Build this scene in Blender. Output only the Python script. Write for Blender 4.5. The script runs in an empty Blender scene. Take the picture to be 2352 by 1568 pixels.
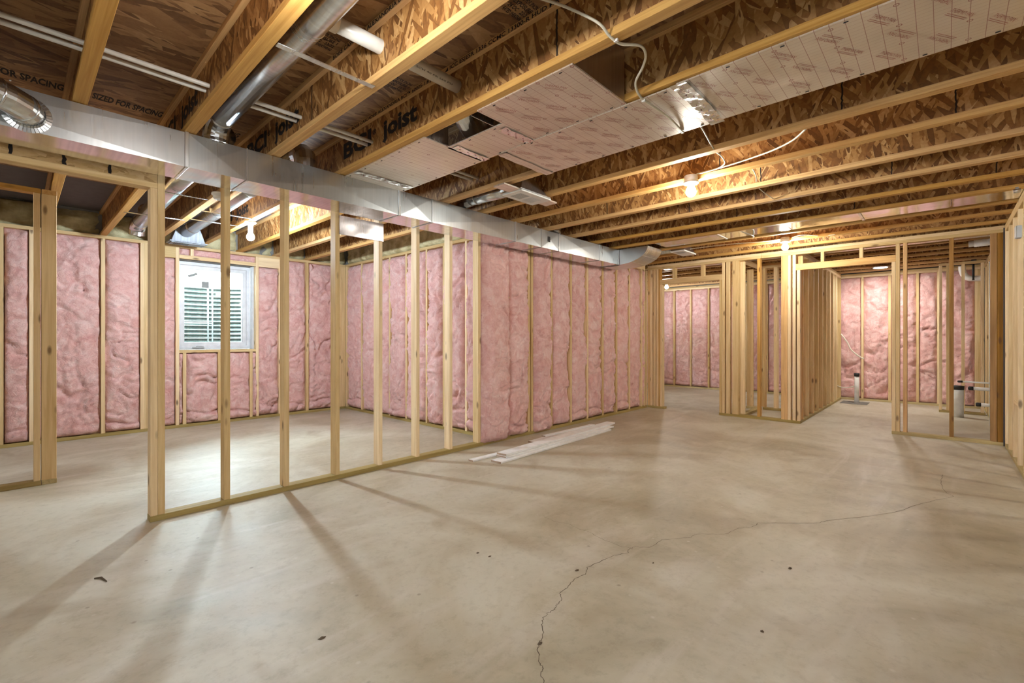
import bpy, math, random
import numpy as np
from mathutils import Vector, Matrix

random.seed(7)
SC = bpy.context.scene
COL = SC.collection
PI = math.pi

# ------------------------------------------------------------------ camera, world, exposure
F_PX, H_CAM = 1062.5, 1.185
TA = math.atan((2168 - 1176) / F_PX)
cam_d = bpy.data.cameras.new('camera')
cam_d.sensor_width = 36.0
cam_d.lens = F_PX * 36.0 / 2352
cam_d.shift_y = -7.0 / 2352
cam_d.clip_start = 0.02
cam = bpy.data.objects.new('camera', cam_d)
cam.location = (0, 0, H_CAM)
cam.rotation_euler = (PI / 2, 0, TA - PI / 2)
COL.objects.link(cam)
SC.camera = cam

world = bpy.data.worlds.new('sky')
SC.world = world
world.use_nodes = True
bg = world.node_tree.nodes['Background']
bg.inputs['Color'].default_value = (0.74, 0.87, 1.0, 1)
bg.inputs['Strength'].default_value = 36.0

SC.view_settings.view_transform = 'Standard'
SC.view_settings.look = 'None'
SC.view_settings.gamma = 1.0
SC.view_settings.use_curve_mapping = False
SC.view_settings.exposure = 1.2
SC.cycles.max_bounces = 8
SC.cycles.diffuse_bounces = 4
SC.cycles.adaptive_threshold = 0.025
SC.cycles.sample_clamp_indirect = 8.0

BULB_WARM = (1.0, 0.985, 0.9)
BULB_WHITE = (1.0, 0.99, 0.96)
BULB_COOL = (0.72, 0.86, 1.0)

# ------------------------------------------------------------------ materials
def srgb(r, g, b):
    f = lambda c: (c / 255 / 12.92) if c <= 10 else ((c / 255 + 0.055) / 1.055) ** 2.4
    return (f(r), f(g), f(b), 1)

class NT:
    def __init__(s, name):
        s.m = bpy.data.materials.new(name); s.m.use_nodes = True
        s.t = s.m.node_tree; s.b = s.t.nodes['Principled BSDF']
    def n(s, typ, **kw):
        nd = s.t.nodes.new(typ)
        for k, v in kw.items():
            if k.startswith('i_'):
                key = k[2:]
                key = int(key) if key.isdigit() else key.replace('_', ' ')
                if isinstance(v, tuple) and len(v) == 2 and hasattr(v[0], 'outputs'):
                    s.t.links.new(v[0].outputs[v[1]], nd.inputs[key])
                elif hasattr(v, 'outputs'):
                    s.t.links.new(v.outputs[0], nd.inputs[key])
                else:
                    nd.inputs[key].default_value = v
            else:
                setattr(nd, k, v)
        return nd
    def l(s, a, key):
        nd, o = a if isinstance(a, tuple) else (a, 0)
        s.t.links.new(nd.outputs[o], s.b.inputs[key])
    def math(s, op, a, b=0.0, c=None):
        kw = dict(operation=op, i_0=a, i_1=b)
        if c is not None: kw['i_2'] = c
        return s.n('ShaderNodeMath', **kw)
    def ramp(s, fac, stops, interp='LINEAR'):
        r = s.n('ShaderNodeValToRGB', i_Fac=fac)
        r.color_ramp.interpolation = interp
        e = r.color_ramp.elements
        while len(e) < len(stops): e.new(0.5)
        for el, (p, c) in zip(e, stops):
            el.position = p; el.color = c
        return r
    def mix(s, fac, a, b, blend='MIX'):
        nd = s.t.nodes.new('ShaderNodeMix'); nd.data_type = 'RGBA'; nd.blend_type = blend
        for key, v in ((0, fac), (6, a), (7, b)):
            if isinstance(v, tuple) and len(v) == 2 and hasattr(v[0], 'outputs'):
                s.t.links.new(v[0].outputs[v[1]], nd.inputs[key])
            elif hasattr(v, 'outputs'):
                s.t.links.new(v.outputs[0] if v.bl_idname != 'ShaderNodeMix' else v.outputs[2], nd.inputs[key])
            else:
                nd.inputs[key].default_value = v
        return (nd, 2)
    def bump(s, h, strength=0.3, dist=0.01):
        b = s.n('ShaderNodeBump', i_Strength=strength, i_Distance=dist, i_Height=h)
        s.t.links.new(b.outputs[0], s.b.inputs['Normal'])
        return b

def obj_coords(t, rnd=37.0):
    """object coordinates shifted by a per-object random offset"""
    tc = t.n('ShaderNodeTexCoord'); oi = t.n('ShaderNodeObjectInfo')
    sc = t.math('MULTIPLY', (oi, 'Random'), rnd)
    ad = t.n('ShaderNodeVectorMath', operation='ADD', i_0=(tc, 'Object'), i_1=sc)
    return ad, oi

def wood(name, axis, dark, light, rough=0.62, knots=True, vary=0.35, grain=1.0):
    t = NT(name)
    co, oi = obj_coords(t)
    s = [34.0 * grain] * 3; s[axis] = 1.6
    mp = t.n('ShaderNodeMapping', i_Vector=co, i_Scale=tuple(s))
    n1 = t.n('ShaderNodeTexNoise', i_Vector=mp, i_Scale=1.0, i_Detail=4.0, i_Roughness=0.6, i_Distortion=0.6)
    s2 = [5.0] * 3; s2[axis] = 0.9
    mp2 = t.n('ShaderNodeMapping', i_Vector=co, i_Scale=tuple(s2))
    n2 = t.n('ShaderNodeTexNoise', i_Vector=mp2, i_Scale=1.0, i_Detail=2.0)
    f = t.math('ADD', t.math('MULTIPLY', (n1, 'Fac'), 0.7), t.math('MULTIPLY', (n2, 'Fac'), 0.3))
    c = t.ramp(f, [(0.3, dark), (0.62, light)])
    # tone change from piece to piece
    rv = t.math('SUBTRACT', (oi, 'Random'), 0.5)
    hs = t.n('ShaderNodeHueSaturation', i_Color=c, i_Value=t.math('MULTIPLY_ADD', rv, vary, 1.0),
             i_Saturation=t.math('MULTIPLY_ADD', rv, -0.25, 1.0))
    out = (hs, 0)
    if knots:
        s3 = [9.0] * 3; s3[axis] = 3.2
        mp3 = t.n('ShaderNodeMapping', i_Vector=co, i_Scale=tuple(s3))
        v = t.n('ShaderNodeTexVoronoi', i_Vector=mp3, i_Scale=1.0)
        k = t.ramp((v, 'Distance'), [(0.07, (1, 1, 1, 1)), (0.16, (0, 0, 0, 1))])
        out = t.mix(t.math('MULTIPLY', k, 0.75), out, srgb(92, 56, 26))
    t.l(out, 'Base Color')
    t.b.inputs['Roughness'].default_value = rough
    t.b.inputs['Specular IOR Level'].default_value = 0.3
    t.bump((n1, 'Fac'), 0.15, 0.003)
    return t.m

W = {}
for ax, nm in enumerate('xyz'):
    W['pine_' + nm] = wood('pine_grain_' + nm, ax, srgb(204, 168, 116), srgb(234, 206, 158))
    W['dark_' + nm] = wood('brown_stained_pine_' + nm, ax, srgb(120, 84, 40), srgb(168, 124, 66))
    W['orange_' + nm] = wood('amber_pine_' + nm, ax, srgb(178, 128, 68), srgb(220, 176, 114))
    W['treated_' + nm] = wood('treated_lumber_' + nm, ax, srgb(150, 128, 78), srgb(192, 170, 116), knots=False)
    W['lvl_' + nm] = wood('veneer_flange_' + nm, ax, srgb(176, 130, 74), srgb(214, 170, 108), knots=False, grain=2.0, vary=0.2)

def osb(name, rots, stops, stretch=5.5, scale=26.0, plane='yz', rough=0.6):
    """overlapping strands: three sets of stretched cells, the highest one on top"""
    t = NT(name)
    tc = t.n('ShaderNodeTexCoord'); oi = t.n('ShaderNodeObjectInfo')
    sc = t.math('MULTIPLY', (oi, 'Random'), 91.0)
    co = t.n('ShaderNodeVectorMath', operation='ADD', i_0=(tc, 'Object'), i_1=sc)
    wob = t.n('ShaderNodeTexNoise', i_Vector=co, i_Scale=9.0, i_Detail=2.0)
    wv = t.n('ShaderNodeVectorMath', operation='SCALE', i_0=(wob, 'Color')); wv.inputs['Scale'].default_value = 0.012
    co2 = t.n('ShaderNodeVectorMath', operation='ADD', i_0=co, i_1=wv)
    best = None
    for i, a in enumerate(rots):
        rot = {'yz': (a, 0, 0), 'xy': (0, 0, a), 'xz': (0, a, 0)}[plane]
        # rotate first (texture-style mapping), then squeeze
        m1 = t.n('ShaderNodeMapping', i_Vector=co2, i_Rotation=rot, i_Location=(i * 3.1, i * 1.7, i * 2.3))
        k = {'yz': (3.0, scale * 2.2, scale * 2.2 / stretch), 'xy': (scale * 2.2 / stretch, scale * 2.2, 3.0),
             'xz': (scale * 2.2 / stretch, 3.0, scale * 2.2)}[plane]
        m2 = t.n('ShaderNodeMapping', i_Vector=m1, i_Scale=k)
        v = t.n('ShaderNodeTexVoronoi', i_Vector=m2, i_Scale=1.0, i_Randomness=1.0)
        sep = t.n('ShaderNodeSeparateColor', i_Color=(v, 'Color'))
        e = t.math('SUBTRACT', (sep, 0), t.math('MULTIPLY', (v, 'Distance'), 0.02))
        best = e if best is None else t.math('MAXIMUM', best, e)
    fr = t.math('FRACT', t.math('MULTIPLY', best, 6.3))
    fine = t.n('ShaderNodeTexNoise', i_Vector=co2, i_Scale=60.0, i_Detail=3.0)
    big = t.n('ShaderNodeTexNoise', i_Vector=co, i_Scale=2.2, i_Detail=1.0)
    f = t.math('ADD', t.math('MULTIPLY', fr, 0.62), t.math('ADD', t.math('MULTIPLY', (fine, 'Fac'), 0.25), t.math('MULTIPLY', (big, 'Fac'), 0.14)))
    c = t.ramp(f, stops)
    t.l(c, 'Base Color')
    t.b.inputs['Roughness'].default_value = rough
    t.b.inputs['Specular IOR Level'].default_value = 0.35
    t.bump(best, 0.25, 0.006)
    return t.m

W['osb_web'] = osb('strand_board_web', (0.15, -0.5, 0.7), [(0.08, srgb(84, 52, 26)), (0.4, srgb(140, 94, 48)), (0.68, srgb(178, 132, 78)), (0.93, srgb(216, 178, 124))], scale=19.0)
W['osb_floor'] = osb('strand_board_subfloor', (0.1, -0.35, 0.45), [(0.08, srgb(92, 62, 38)), (0.45, srgb(142, 104, 68)), (0.75, srgb(170, 132, 90)), (0.95, srgb(196, 160, 116))], plane='xy', scale=11.0)
W['osb_beam'] = osb('strand_lumber_header', (0.1, -0.3, 0.35), [(0.1, srgb(176, 134, 82)), (0.3, srgb(216, 178, 122)), (0.95, srgb(236, 206, 154))], plane='xz', scale=24.0, stretch=3.5)

def plain(name, col, rough=0.5, metal=0.0, bump=None, spec=0.5):
    t = NT(name)
    t.b.inputs['Metallic'].default_value = metal
    t.b.inputs['Roughness'].default_value = rough
    t.b.inputs['Specular IOR Level'].default_value = spec
    n = t.n('ShaderNodeTexNoise', i_Scale=14.0, i_Detail=3.0)
    tc = t.n('ShaderNodeTexCoord'); t.t.links.new(tc.outputs['Object'], n.inputs['Vector'])
    lo = tuple(c * 0.9 for c in col[:3]) + (1,)
    t.l(t.ramp((n, 'Fac'), [(0.35, lo), (0.6, col)]), 'Base Color')
    if bump: t.bump((n, 'Fac'), bump[0], bump[1])
    return t.m

W['white_plastic'] = plain('white_plastic', srgb(228, 226, 222), 0.35)
W['pvc'] = plain('white_pvc', srgb(226, 222, 214), 0.3)
W['porcelain'] = plain('white_porcelain', srgb(235, 235, 235), 0.25)
W['box_grey'] = plain('grey_plastic', srgb(190, 192, 194), 0.5)
W['trim_white'] = plain('primed_white_trim', srgb(246, 244, 240), 0.5)
W['trim_end'] = plain('bare_fibreboard_edge', srgb(178, 150, 128), 0.8)
W['window_white'] = plain('white_vinyl', srgb(232, 232, 234), 0.35)
W['black'] = plain('black_rubber', srgb(28, 26, 26), 0.6)
W['ink'] = plain('black_stamp_ink', srgb(30, 24, 26), 0.8)
W['ink_red'] = plain('faint_red_print', srgb(176, 112, 100), 0.5, 0.2)
W['red_mark'] = plain('dark_red_print', srgb(128, 40, 40), 0.5)
W['cable'] = plain('cream_cable_jacket', srgb(220, 212, 190), 0.45)
W['concrete_wall'] = plain('poured_concrete', srgb(140, 138, 132), 0.9, bump=(0.3, 0.01))
W['tag_grey'] = plain('grey_sticker', srgb(150, 152, 150), 0.6)
W['glue'] = plain('dark_web_glue', srgb(38, 26, 18), 0.8)
W['blue_edge'] = plain('dark_navy', srgb(36, 42, 60), 0.8)
W['gravel'] = plain('gravel', srgb(120, 116, 108), 0.9, bump=(0.8, 0.02))
W['bark'] = plain('bark', srgb(96, 84, 70), 0.9)
W['leaf'] = plain('leaves', srgb(112, 138, 84), 0.7)
W['debris'] = plain('dead_leaf', srgb(92, 76, 56), 0.9)
W['ply_grey'] = plain('weathered_plywood', srgb(104, 98, 100), 0.85)
W['crack'] = plain('crack_shadow', srgb(104, 92, 76), 0.9)

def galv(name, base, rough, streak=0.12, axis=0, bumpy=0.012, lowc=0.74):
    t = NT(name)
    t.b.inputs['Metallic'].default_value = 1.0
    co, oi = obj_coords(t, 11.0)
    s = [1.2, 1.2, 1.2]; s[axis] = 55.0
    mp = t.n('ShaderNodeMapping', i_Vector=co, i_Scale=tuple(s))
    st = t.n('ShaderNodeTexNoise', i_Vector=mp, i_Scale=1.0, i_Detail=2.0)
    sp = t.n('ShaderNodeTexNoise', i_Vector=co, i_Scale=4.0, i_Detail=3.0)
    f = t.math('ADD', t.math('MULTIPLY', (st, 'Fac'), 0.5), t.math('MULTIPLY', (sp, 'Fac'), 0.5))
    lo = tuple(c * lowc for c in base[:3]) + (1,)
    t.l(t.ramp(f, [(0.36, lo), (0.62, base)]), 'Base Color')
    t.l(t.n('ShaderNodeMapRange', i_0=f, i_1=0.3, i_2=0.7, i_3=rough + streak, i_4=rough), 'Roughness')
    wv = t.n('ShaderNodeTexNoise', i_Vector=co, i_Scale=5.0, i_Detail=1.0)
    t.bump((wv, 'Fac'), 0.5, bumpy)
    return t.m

W['galv'] = galv('galvanised_sheet', (0.74, 0.75, 0.76, 1), 0.24)
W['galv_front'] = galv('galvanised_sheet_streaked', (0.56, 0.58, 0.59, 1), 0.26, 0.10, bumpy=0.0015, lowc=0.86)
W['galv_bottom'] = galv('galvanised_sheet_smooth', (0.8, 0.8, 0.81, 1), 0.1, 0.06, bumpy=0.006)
W['galv_pipe'] = galv('galvanised_pipe', (0.7, 0.72, 0.75, 1), 0.2, 0.08, axis=1, bumpy=0.002)
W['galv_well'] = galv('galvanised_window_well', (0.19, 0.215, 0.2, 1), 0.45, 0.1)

def foil_mat():
    t = NT('printed_foil')
    tc = t.n('ShaderNodeTexCoord')
    sx = t.n('ShaderNodeSeparateXYZ', i_Vector=(tc, 'Object'))
    gx = t.math('LESS_THAN', t.math('FRACT', t.math('MULTIPLY', (sx, 0), 1 / 0.0254)), 0.07)
    gy = t.math('LESS_THAN', t.math('FRACT', t.math('MULTIPLY', (sx, 1), 1 / 0.0508)), 0.045)
    g = t.math('MAXIMUM', t.math('MULTIPLY', gx, 0.35), t.math('MULTIPLY', gy, 0.75))
    # small printed rings on a coarse grid
    fx = t.math('SUBTRACT', t.math('FRACT', t.math('MULTIPLY', (sx, 0), 1 / 0.1524)), 0.5)
    fy = t.math('SUBTRACT', t.math('FRACT', t.math('MULTIPLY', (sx, 1), 1 / 0.2032)), 0.5)
    d = t.math('SQRT', t.math('ADD', t.math('POWER', t.math('MULTIPLY', fx, 0.1524), 2.0), t.math('POWER', t.math('MULTIPLY', fy, 0.2032), 2.0)))
    ring = t.math('LESS_THAN', t.math('ABSOLUTE', t.math('SUBTRACT', d, 0.008)), 0.0016)
    g2 = t.math('MAXIMUM', g, t.math('MULTIPLY', ring, 0.9))
    n = t.n('ShaderNodeTexNoise', i_Vector=(tc, 'Object'), i_Scale=3.0, i_Detail=2.0)
    base = t.ramp((n, 'Fac'), [(0.35, srgb(216, 204, 188)), (0.65, srgb(228, 216, 202))])
    t.l(t.mix(g2, base, srgb(150, 84, 74)), 'Base Color')
    t.l(t.math('MULTIPLY_ADD', g2, -0.45, 0.6), 'Metallic')
    t.b.inputs['Roughness'].default_value = 0.3
    t.bump((n, 'Fac'), 0.4, 0.02)
    return t.m
W['foil'] = foil_mat()
def tape_mat():
    t = NT('crinkled_foil_tape')
    tc = t.n('ShaderNodeTexCoord')
    v = t.n('ShaderNodeTexVoronoi', i_Vector=(tc, 'Object'), i_Scale=28.0)
    t.b.inputs['Base Color'].default_value = (0.85, 0.84, 0.83, 1)
    t.b.inputs['Metallic'].default_value = 0.95
    t.b.inputs['Roughness'].default_value = 0.16
    t.bump((v, 'Distance'), 0.4, 0.006)
    return t.m
W['tape'] = tape_mat()
W['galv_dull'] = galv('dull_galvanised_sheet', (0.3, 0.31, 0.33, 1), 0.5, 0.15)
W['foil_plain'] = galv('plain_foil', (0.8, 0.74, 0.75, 1), 0.24, 0.12, bumpy=0.03)

def pink_mat():
    t = NT('pink_fibreglass')
    co, oi = obj_coords(t, 23.0)
    w1 = t.n('ShaderNodeTexNoise', i_Vector=co, i_Scale=6.0, i_Detail=3.0)
    wv = t.n('ShaderNodeVectorMath', operation='SCALE', i_0=(w1, 'Color')); wv.inputs['Scale'].default_value = 0.25
    co2 = t.n('ShaderNodeVectorMath', operation='ADD', i_0=co, i_1=wv)
    a = t.n('ShaderNodeTexNoise', i_Vector=co2, i_Scale=8.0, i_Detail=6.0, i_Roughness=0.7, i_Distortion=0.8)
    c = t.ramp((a, 'Fac'), [(0.3, srgb(222, 160, 152)), (0.5, srgb(238, 190, 182)), (0.7, srgb(249, 216, 208))])
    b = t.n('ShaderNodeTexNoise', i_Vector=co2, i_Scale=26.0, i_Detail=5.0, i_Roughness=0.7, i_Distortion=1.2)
    crease_shade = t.ramp((b, 'Fac'), [(0.3, (1, 1, 1, 1)), (0.46, (0, 0, 0, 1))])  # crease shade painted into the pink where the bump runs low
    t.l(t.mix(t.math('MULTIPLY', crease_shade, 0.35), c, srgb(206, 130, 122)), 'Base Color')
    t.b.inputs['Roughness'].default_value = 0.95
    t.b.inputs['Specular IOR Level'].default_value = 0.1
    t.b.inputs['Sheen Weight'].default_value = 0.25
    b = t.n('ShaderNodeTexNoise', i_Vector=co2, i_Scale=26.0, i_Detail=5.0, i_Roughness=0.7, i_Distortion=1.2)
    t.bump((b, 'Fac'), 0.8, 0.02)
    return t.m
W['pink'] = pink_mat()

def foam_mat():
    t = NT('sprayed_foam')
    tc = t.n('ShaderNodeTexCoord')
    a = t.n('ShaderNodeTexNoise', i_Vector=(tc, 'Object'), i_Scale=7.0, i_Detail=3.0)
    t.l(t.ramp((a, 'Fac'), [(0.35, srgb(168, 150, 104)), (0.62, srgb(216, 204, 160))]), 'Base Color')
    t.b.inputs['Roughness'].default_value = 0.7
    b = t.n('ShaderNodeTexNoise', i_Vector=(tc, 'Object'), i_Scale=28.0, i_Detail=3.0)
    t.bump((b, 'Fac'), 0.5, 0.02)
    return t.m
W['foam'] = foam_mat()

def concrete_floor():
    t = NT('concrete_slab')
    tc = t.n('ShaderNodeTexCoord')
    a = t.n('ShaderNodeTexNoise', i_Vector=(tc, 'Object'), i_Scale=0.9, i_Detail=6.0, i_Roughness=0.62, i_Distortion=0.9)
    c = t.ramp((a, 'Fac'), [(0.34, srgb(164, 152, 126)), (0.48, srgb(186, 175, 151)), (0.62, srgb(202, 194, 174))])
    # long trowel sweeps
    mp = t.n('ShaderNodeMapping', i_Vector=(tc, 'Object'), i_Rotation=(0, 0, 0.7), i_Scale=(0.7, 4.0, 1.0))
    b = t.n('ShaderNodeTexNoise', i_Vector=mp, i_Scale=1.0, i_Detail=5.0, i_Distortion=1.5)
    c2 = t.mix(t.math('MULTIPLY', t.ramp((b, 'Fac'), [(0.52, (0, 0, 0, 1)), (0.7, (1, 1, 1, 1))]), 0.5), c, srgb(206, 196, 180))
    br = t.n('ShaderNodeTexNoise', i_Vector=(tc, 'Object'), i_Scale=2.3, i_Detail=5.0, i_Distortion=0.6)
    c2b = t.mix(t.math('MULTIPLY', t.ramp((br, 'Fac'), [(0.56, (0, 0, 0, 1)), (0.72, (1, 1, 1, 1))]), 0.55), c2, srgb(160, 142, 114))
    # pale and dark flecks
    v = t.n('ShaderNodeTexVoronoi', i_Vector=(tc, 'Object'), i_Scale=11.0)
    fl = t.math('MULTIPLY', t.ramp((v, 'Distance'), [(0.05, (1, 1, 1, 1)), (0.12, (0, 0, 0, 1))]), t.math('GREATER_THAN', (t.n('ShaderNodeSeparateColor', i_Color=(v, 'Color')), 0), 0.72))
    c3 = t.mix(t.math('MULTIPLY', fl, 0.4), c2b, srgb(216, 208, 196))
    v2 = t.n('ShaderNodeTexVoronoi', i_Vector=(tc, 'Object'), i_Scale=6.2)
    fd = t.math('MULTIPLY', t.ramp((v2, 'Distance'), [(0.035, (1, 1, 1, 1)), (0.07, (0, 0, 0, 1))]), t.math('GREATER_THAN', (t.n('ShaderNodeSeparateColor', i_Color=(v2, 'Color')), 1), 0.6))
    c4 = t.mix(t.math('MULTIPLY', fd, 0.5), c3, srgb(118, 98, 74))
    gr = t.n('ShaderNodeTexNoise', i_Vector=(tc, 'Object'), i_Scale=22.0, i_Detail=6.0, i_Roughness=0.75)
    c5 = t.mix(0.35, c4, t.ramp((gr, 'Fac'), [(0.3, (0.55, 0.5, 0.42, 1)), (0.5, (1, 1, 1, 1)), (0.68, (1.0, 1.0, 1.0, 1))]), 'MULTIPLY')
    t.l(c5, 'Base Color')
    t.l(t.n('ShaderNodeMapRange', i_0=(a, 'Fac'), i_1=0.3, i_2=0.7, i_3=0.4, i_4=0.6), 'Roughness')
    fb = t.n('ShaderNodeTexNoise', i_Vector=(tc, 'Object'), i_Scale=30.0, i_Detail=4.0)
    t.bump((fb, 'Fac'), 0.08, 0.01)
    return t.m
W['concrete'] = concrete_floor()

def emit(name, col, strength):
    t = NT(name)
    t.b.inputs['Base Color'].default_value = (1, 1, 1, 1)
    t.b.inputs['Emission Color'].default_value = tuple(col) + (1,)
    t.b.inputs['Emission Strength'].default_value = strength
    return t.m

def glass_mat():
    t = NT('window_glass')
    t.b.inputs['Transmission Weight'].default_value = 1.0
    t.b.inputs['Roughness'].default_value = 0.0
    t.b.inputs['IOR'].default_value = 1.45
    t.b.inputs['Base Color'].default_value = (0.96, 1.0, 0.98, 1)
    lp = t.n('ShaderNodeBsdfTransparent'); lp.inputs[0].default_value = (0.93, 0.97, 0.95, 1)
    gl = t.n('ShaderNodeBsdfGlossy'); gl.inputs['Roughness'].default_value = 0.02
    fr = t.n('ShaderNodeFresnel'); fr.inputs[0].default_value = 1.45
    mx = t.n('ShaderNodeMixShader', i_0=fr, i_1=lp, i_2=gl)
    out = [n for n in t.t.nodes if n.bl_idname == 'ShaderNodeOutputMaterial'][0]
    t.t.links.new(mx.outputs[0], out.inputs[0])
    return t.m
W['glass'] = glass_mat()

# ------------------------------------------------------------------ builders
WL = {}      # world location of every parent
def link(o, parent, loc):
    COL.objects.link(o)
    if parent is not None:
        o.parent = parent
        p = WL[parent.name]
        o.location = (loc[0] - p[0], loc[1] - p[1], loc[2] - p[2])
    else:
        o.location = loc
    WL[o.name] = tuple(loc)
    return o

def empty(name, loc, kind=None, label=None, cat=None, group=None):
    o = bpy.data.objects.new(name, None)
    o.empty_display_size = 0.1
    link(o, None, loc)
    tag(o, label, cat, group, kind)
    return o

def tag(o, label=None, cat=None, group=None, kind=None):
    if label: o['label'] = label
    if cat: o['category'] = cat
    if group: o['group'] = group
    if kind: o['kind'] = kind
    return o

_boxes = {}
def box_mesh(dx, dy, dz, mat, b):
    key = (round(dx, 4), round(dy, 4), round(dz, 4), mat, b)
    if key in _boxes: return _boxes[key]
    hx, hy, hz = dx / 2, dy / 2, dz / 2
    b = min(b, hx * .6, hy * .6, hz * .6)
    V, Fc = [], []
    if b <= 0:
        V = [(sx * hx, sy * hy, sz * hz) for sx in (-1, 1) for sy in (-1, 1) for sz in (-1, 1)]
        Fc = [(0, 1, 3, 2), (4, 6, 7, 5), (0, 4, 5, 1), (2, 3, 7, 6), (0, 2, 6, 4), (1, 5, 7, 3)]
    else:
        idx = {}
        for sx in (-1, 1):
            for sy in (-1, 1):
                for sz in (-1, 1):
                    for a in range(3):
                        h = [hx - b, hy - b, hz - b]; h[a] += b
                        idx[(sx, sy, sz, a)] = len(V)
                        V.append((sx * h[0], sy * h[1], sz * h[2]))
        S = (-1, 1)
        for a in range(3):
            o1, o2 = (a + 1) % 3, (a + 2) % 3
            for s in S:
                q = []
                for u, v in ((-1, -1), (1, -1), (1, 1), (-1, 1)):
                    k = [0, 0, 0]; k[a] = s; k[o1] = u; k[o2] = v
                    q.append(idx[(k[0], k[1], k[2], a)])
                Fc.append(tuple(q if s > 0 else q[::-1]))
        for a in range(3):      # edges along axis a
            o1, o2 = (a + 1) % 3, (a + 2) % 3
            for u in S:
                for v in S:
                    q = []
                    for s, f in ((-1, o1), (1, o1), (1, o2), (-1, o2)):
                        k = [0, 0, 0]; k[a] = s; k[o1] = u; k[o2] = v
                        q.append(idx[(k[0], k[1], k[2], f)])
                    Fc.append(tuple(q if u * v < 0 else q[::-1]))
        for sx in S:
            for sy in S:
                for sz in S:
                    q = [idx[(sx, sy, sz, a)] for a in range(3)]
                    Fc.append(tuple(q if sx * sy * sz > 0 else q[::-1]))
    me = bpy.data.meshes.new('board')
    me.from_pydata(V, [], Fc); me.update()
    me.materials.append(W[mat])
    _boxes[key] = me
    return me

def box(name, parent, x0, x1, y0, y1, z0, z1, mat, b=0.002):
    if x1 < x0: x0, x1 = x1, x0
    if y1 < y0: y0, y1 = y1, y0
    d = (x1 - x0, y1 - y0, z1 - z0)
    if mat in ('pine', 'dark', 'orange', 'treated', 'lvl'):
        mat += '_' + 'xyz'[max(range(3), key=lambda i: d[i])]
    o = bpy.data.objects.new(name, box_mesh(d[0], d[1], d[2], mat, b))
    return link(o, parent, ((x0 + x1) / 2, (y0 + y1) / 2, (z0 + z1) / 2))

def mesh_obj(name, parent, V, Fc, mat, loc=(0, 0, 0), smooth=False, mats=None, fm=None):
    """V in world coordinates; stored relative to loc"""
    me = bpy.data.meshes.new(name)
    A = np.array(V, dtype=float) - np.array(loc)
    me.from_pydata(A.tolist(), [], Fc); me.update()
    for m in (mats or [mat]): me.materials.append(W[m])
    if fm: me.polygons.foreach_set('material_index', fm)
    if smooth: me.polygons.foreach_set('use_smooth', [True] * len(me.polygons))
    o = bpy.data.objects.new(name, me)
    return link(o, parent, loc)

def tube_geo(path, radii, seg=16, cap=True):
    P = [Vector(p) for p in path]
    if not hasattr(radii, '__len__'): radii = [radii] * len(P)
    V, Fc = [], []
    up = Vector((0, 0, 1))
    prev = None
    for i, p in enumerate(P):
        t = (P[min(i + 1, len(P) - 1)] - P[max(i - 1, 0)]).normalized()
        if prev is None:
            a = up if abs(t.z) < 0.9 else Vector((1, 0, 0))
            u = t.cross(a).normalized()
        else:
            u = (prev - t * prev.dot(t))
            u = u.normalized() if u.length > 1e-6 else t.orthogonal().normalized()
        prev = u
        w = t.cross(u)
        for k in range(seg):
            an = 2 * PI * k / seg
            q = p + (u * math.cos(an) + w * math.sin(an)) * radii[i]
            V.append(tuple(q))
    n = len(P)
    for i in range(n - 1):
        for k in range(seg):
            k2 = (k + 1) % seg
            Fc.append((i * seg + k, i * seg + k2, (i + 1) * seg + k2, (i + 1) * seg + k))
    if cap:
        Fc.append(tuple(range(seg))[::-1]); Fc.append(tuple((n - 1) * seg + k for k in range(seg)))
    return V, Fc

def tube(name, parent, path, r, mat, seg=16, cap=True, smooth=True):
    V, Fc = tube_geo(path, r, seg, cap)
    return mesh_obj(name, parent, V, Fc, mat, tuple(path[0]), smooth)

def smooth_path(pts, k=6):
    P = [Vector(p) for p in pts]; out = []
    for i in range(len(P) - 1):
        p0, p1, p2, p3 = P[max(i - 1, 0)], P[i], P[i + 1], P[min(i + 2, len(P) - 1)]
        for j in range(k):
            t = j / k
            out.append(tuple(0.5 * ((2 * p1) + (p2 - p0) * t + (2 * p0 - 5 * p1 + 4 * p2 - p3) * t * t + (3 * p1 - p0 - 3 * p2 + p3) * t ** 3)))
    out.append(tuple(P[-1]))
    return out

def lathe(name, parent, prof, loc, mat, seg=24, axis='z', smooth=True):
    """prof: (radius, height) pairs"""
    V, Fc = [], []
    for r, h in prof:
        for k in range(seg):
            a = 2 * PI * k / seg
            x, y, z = r * math.cos(a), r * math.sin(a), h
            if axis == 'y': x, y, z = x, z, -y
            if axis == 'x': x, y, z = z, x, y
            V.append((loc[0] + x, loc[1] + y, loc[2] + z))
    for i in range(len(prof) - 1):
        for k in range(seg):
            k2 = (k + 1) % seg
            Fc.append((i * seg + k, i * seg + k2, (i + 1) * seg + k2, (i + 1) * seg + k))
    Fc.append(tuple(range(seg))[::-1]); Fc.append(tuple((len(prof) - 1) * seg + k for k in range(seg)))
    return mesh_obj(name, parent, V, Fc, mat, loc, smooth)

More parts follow.
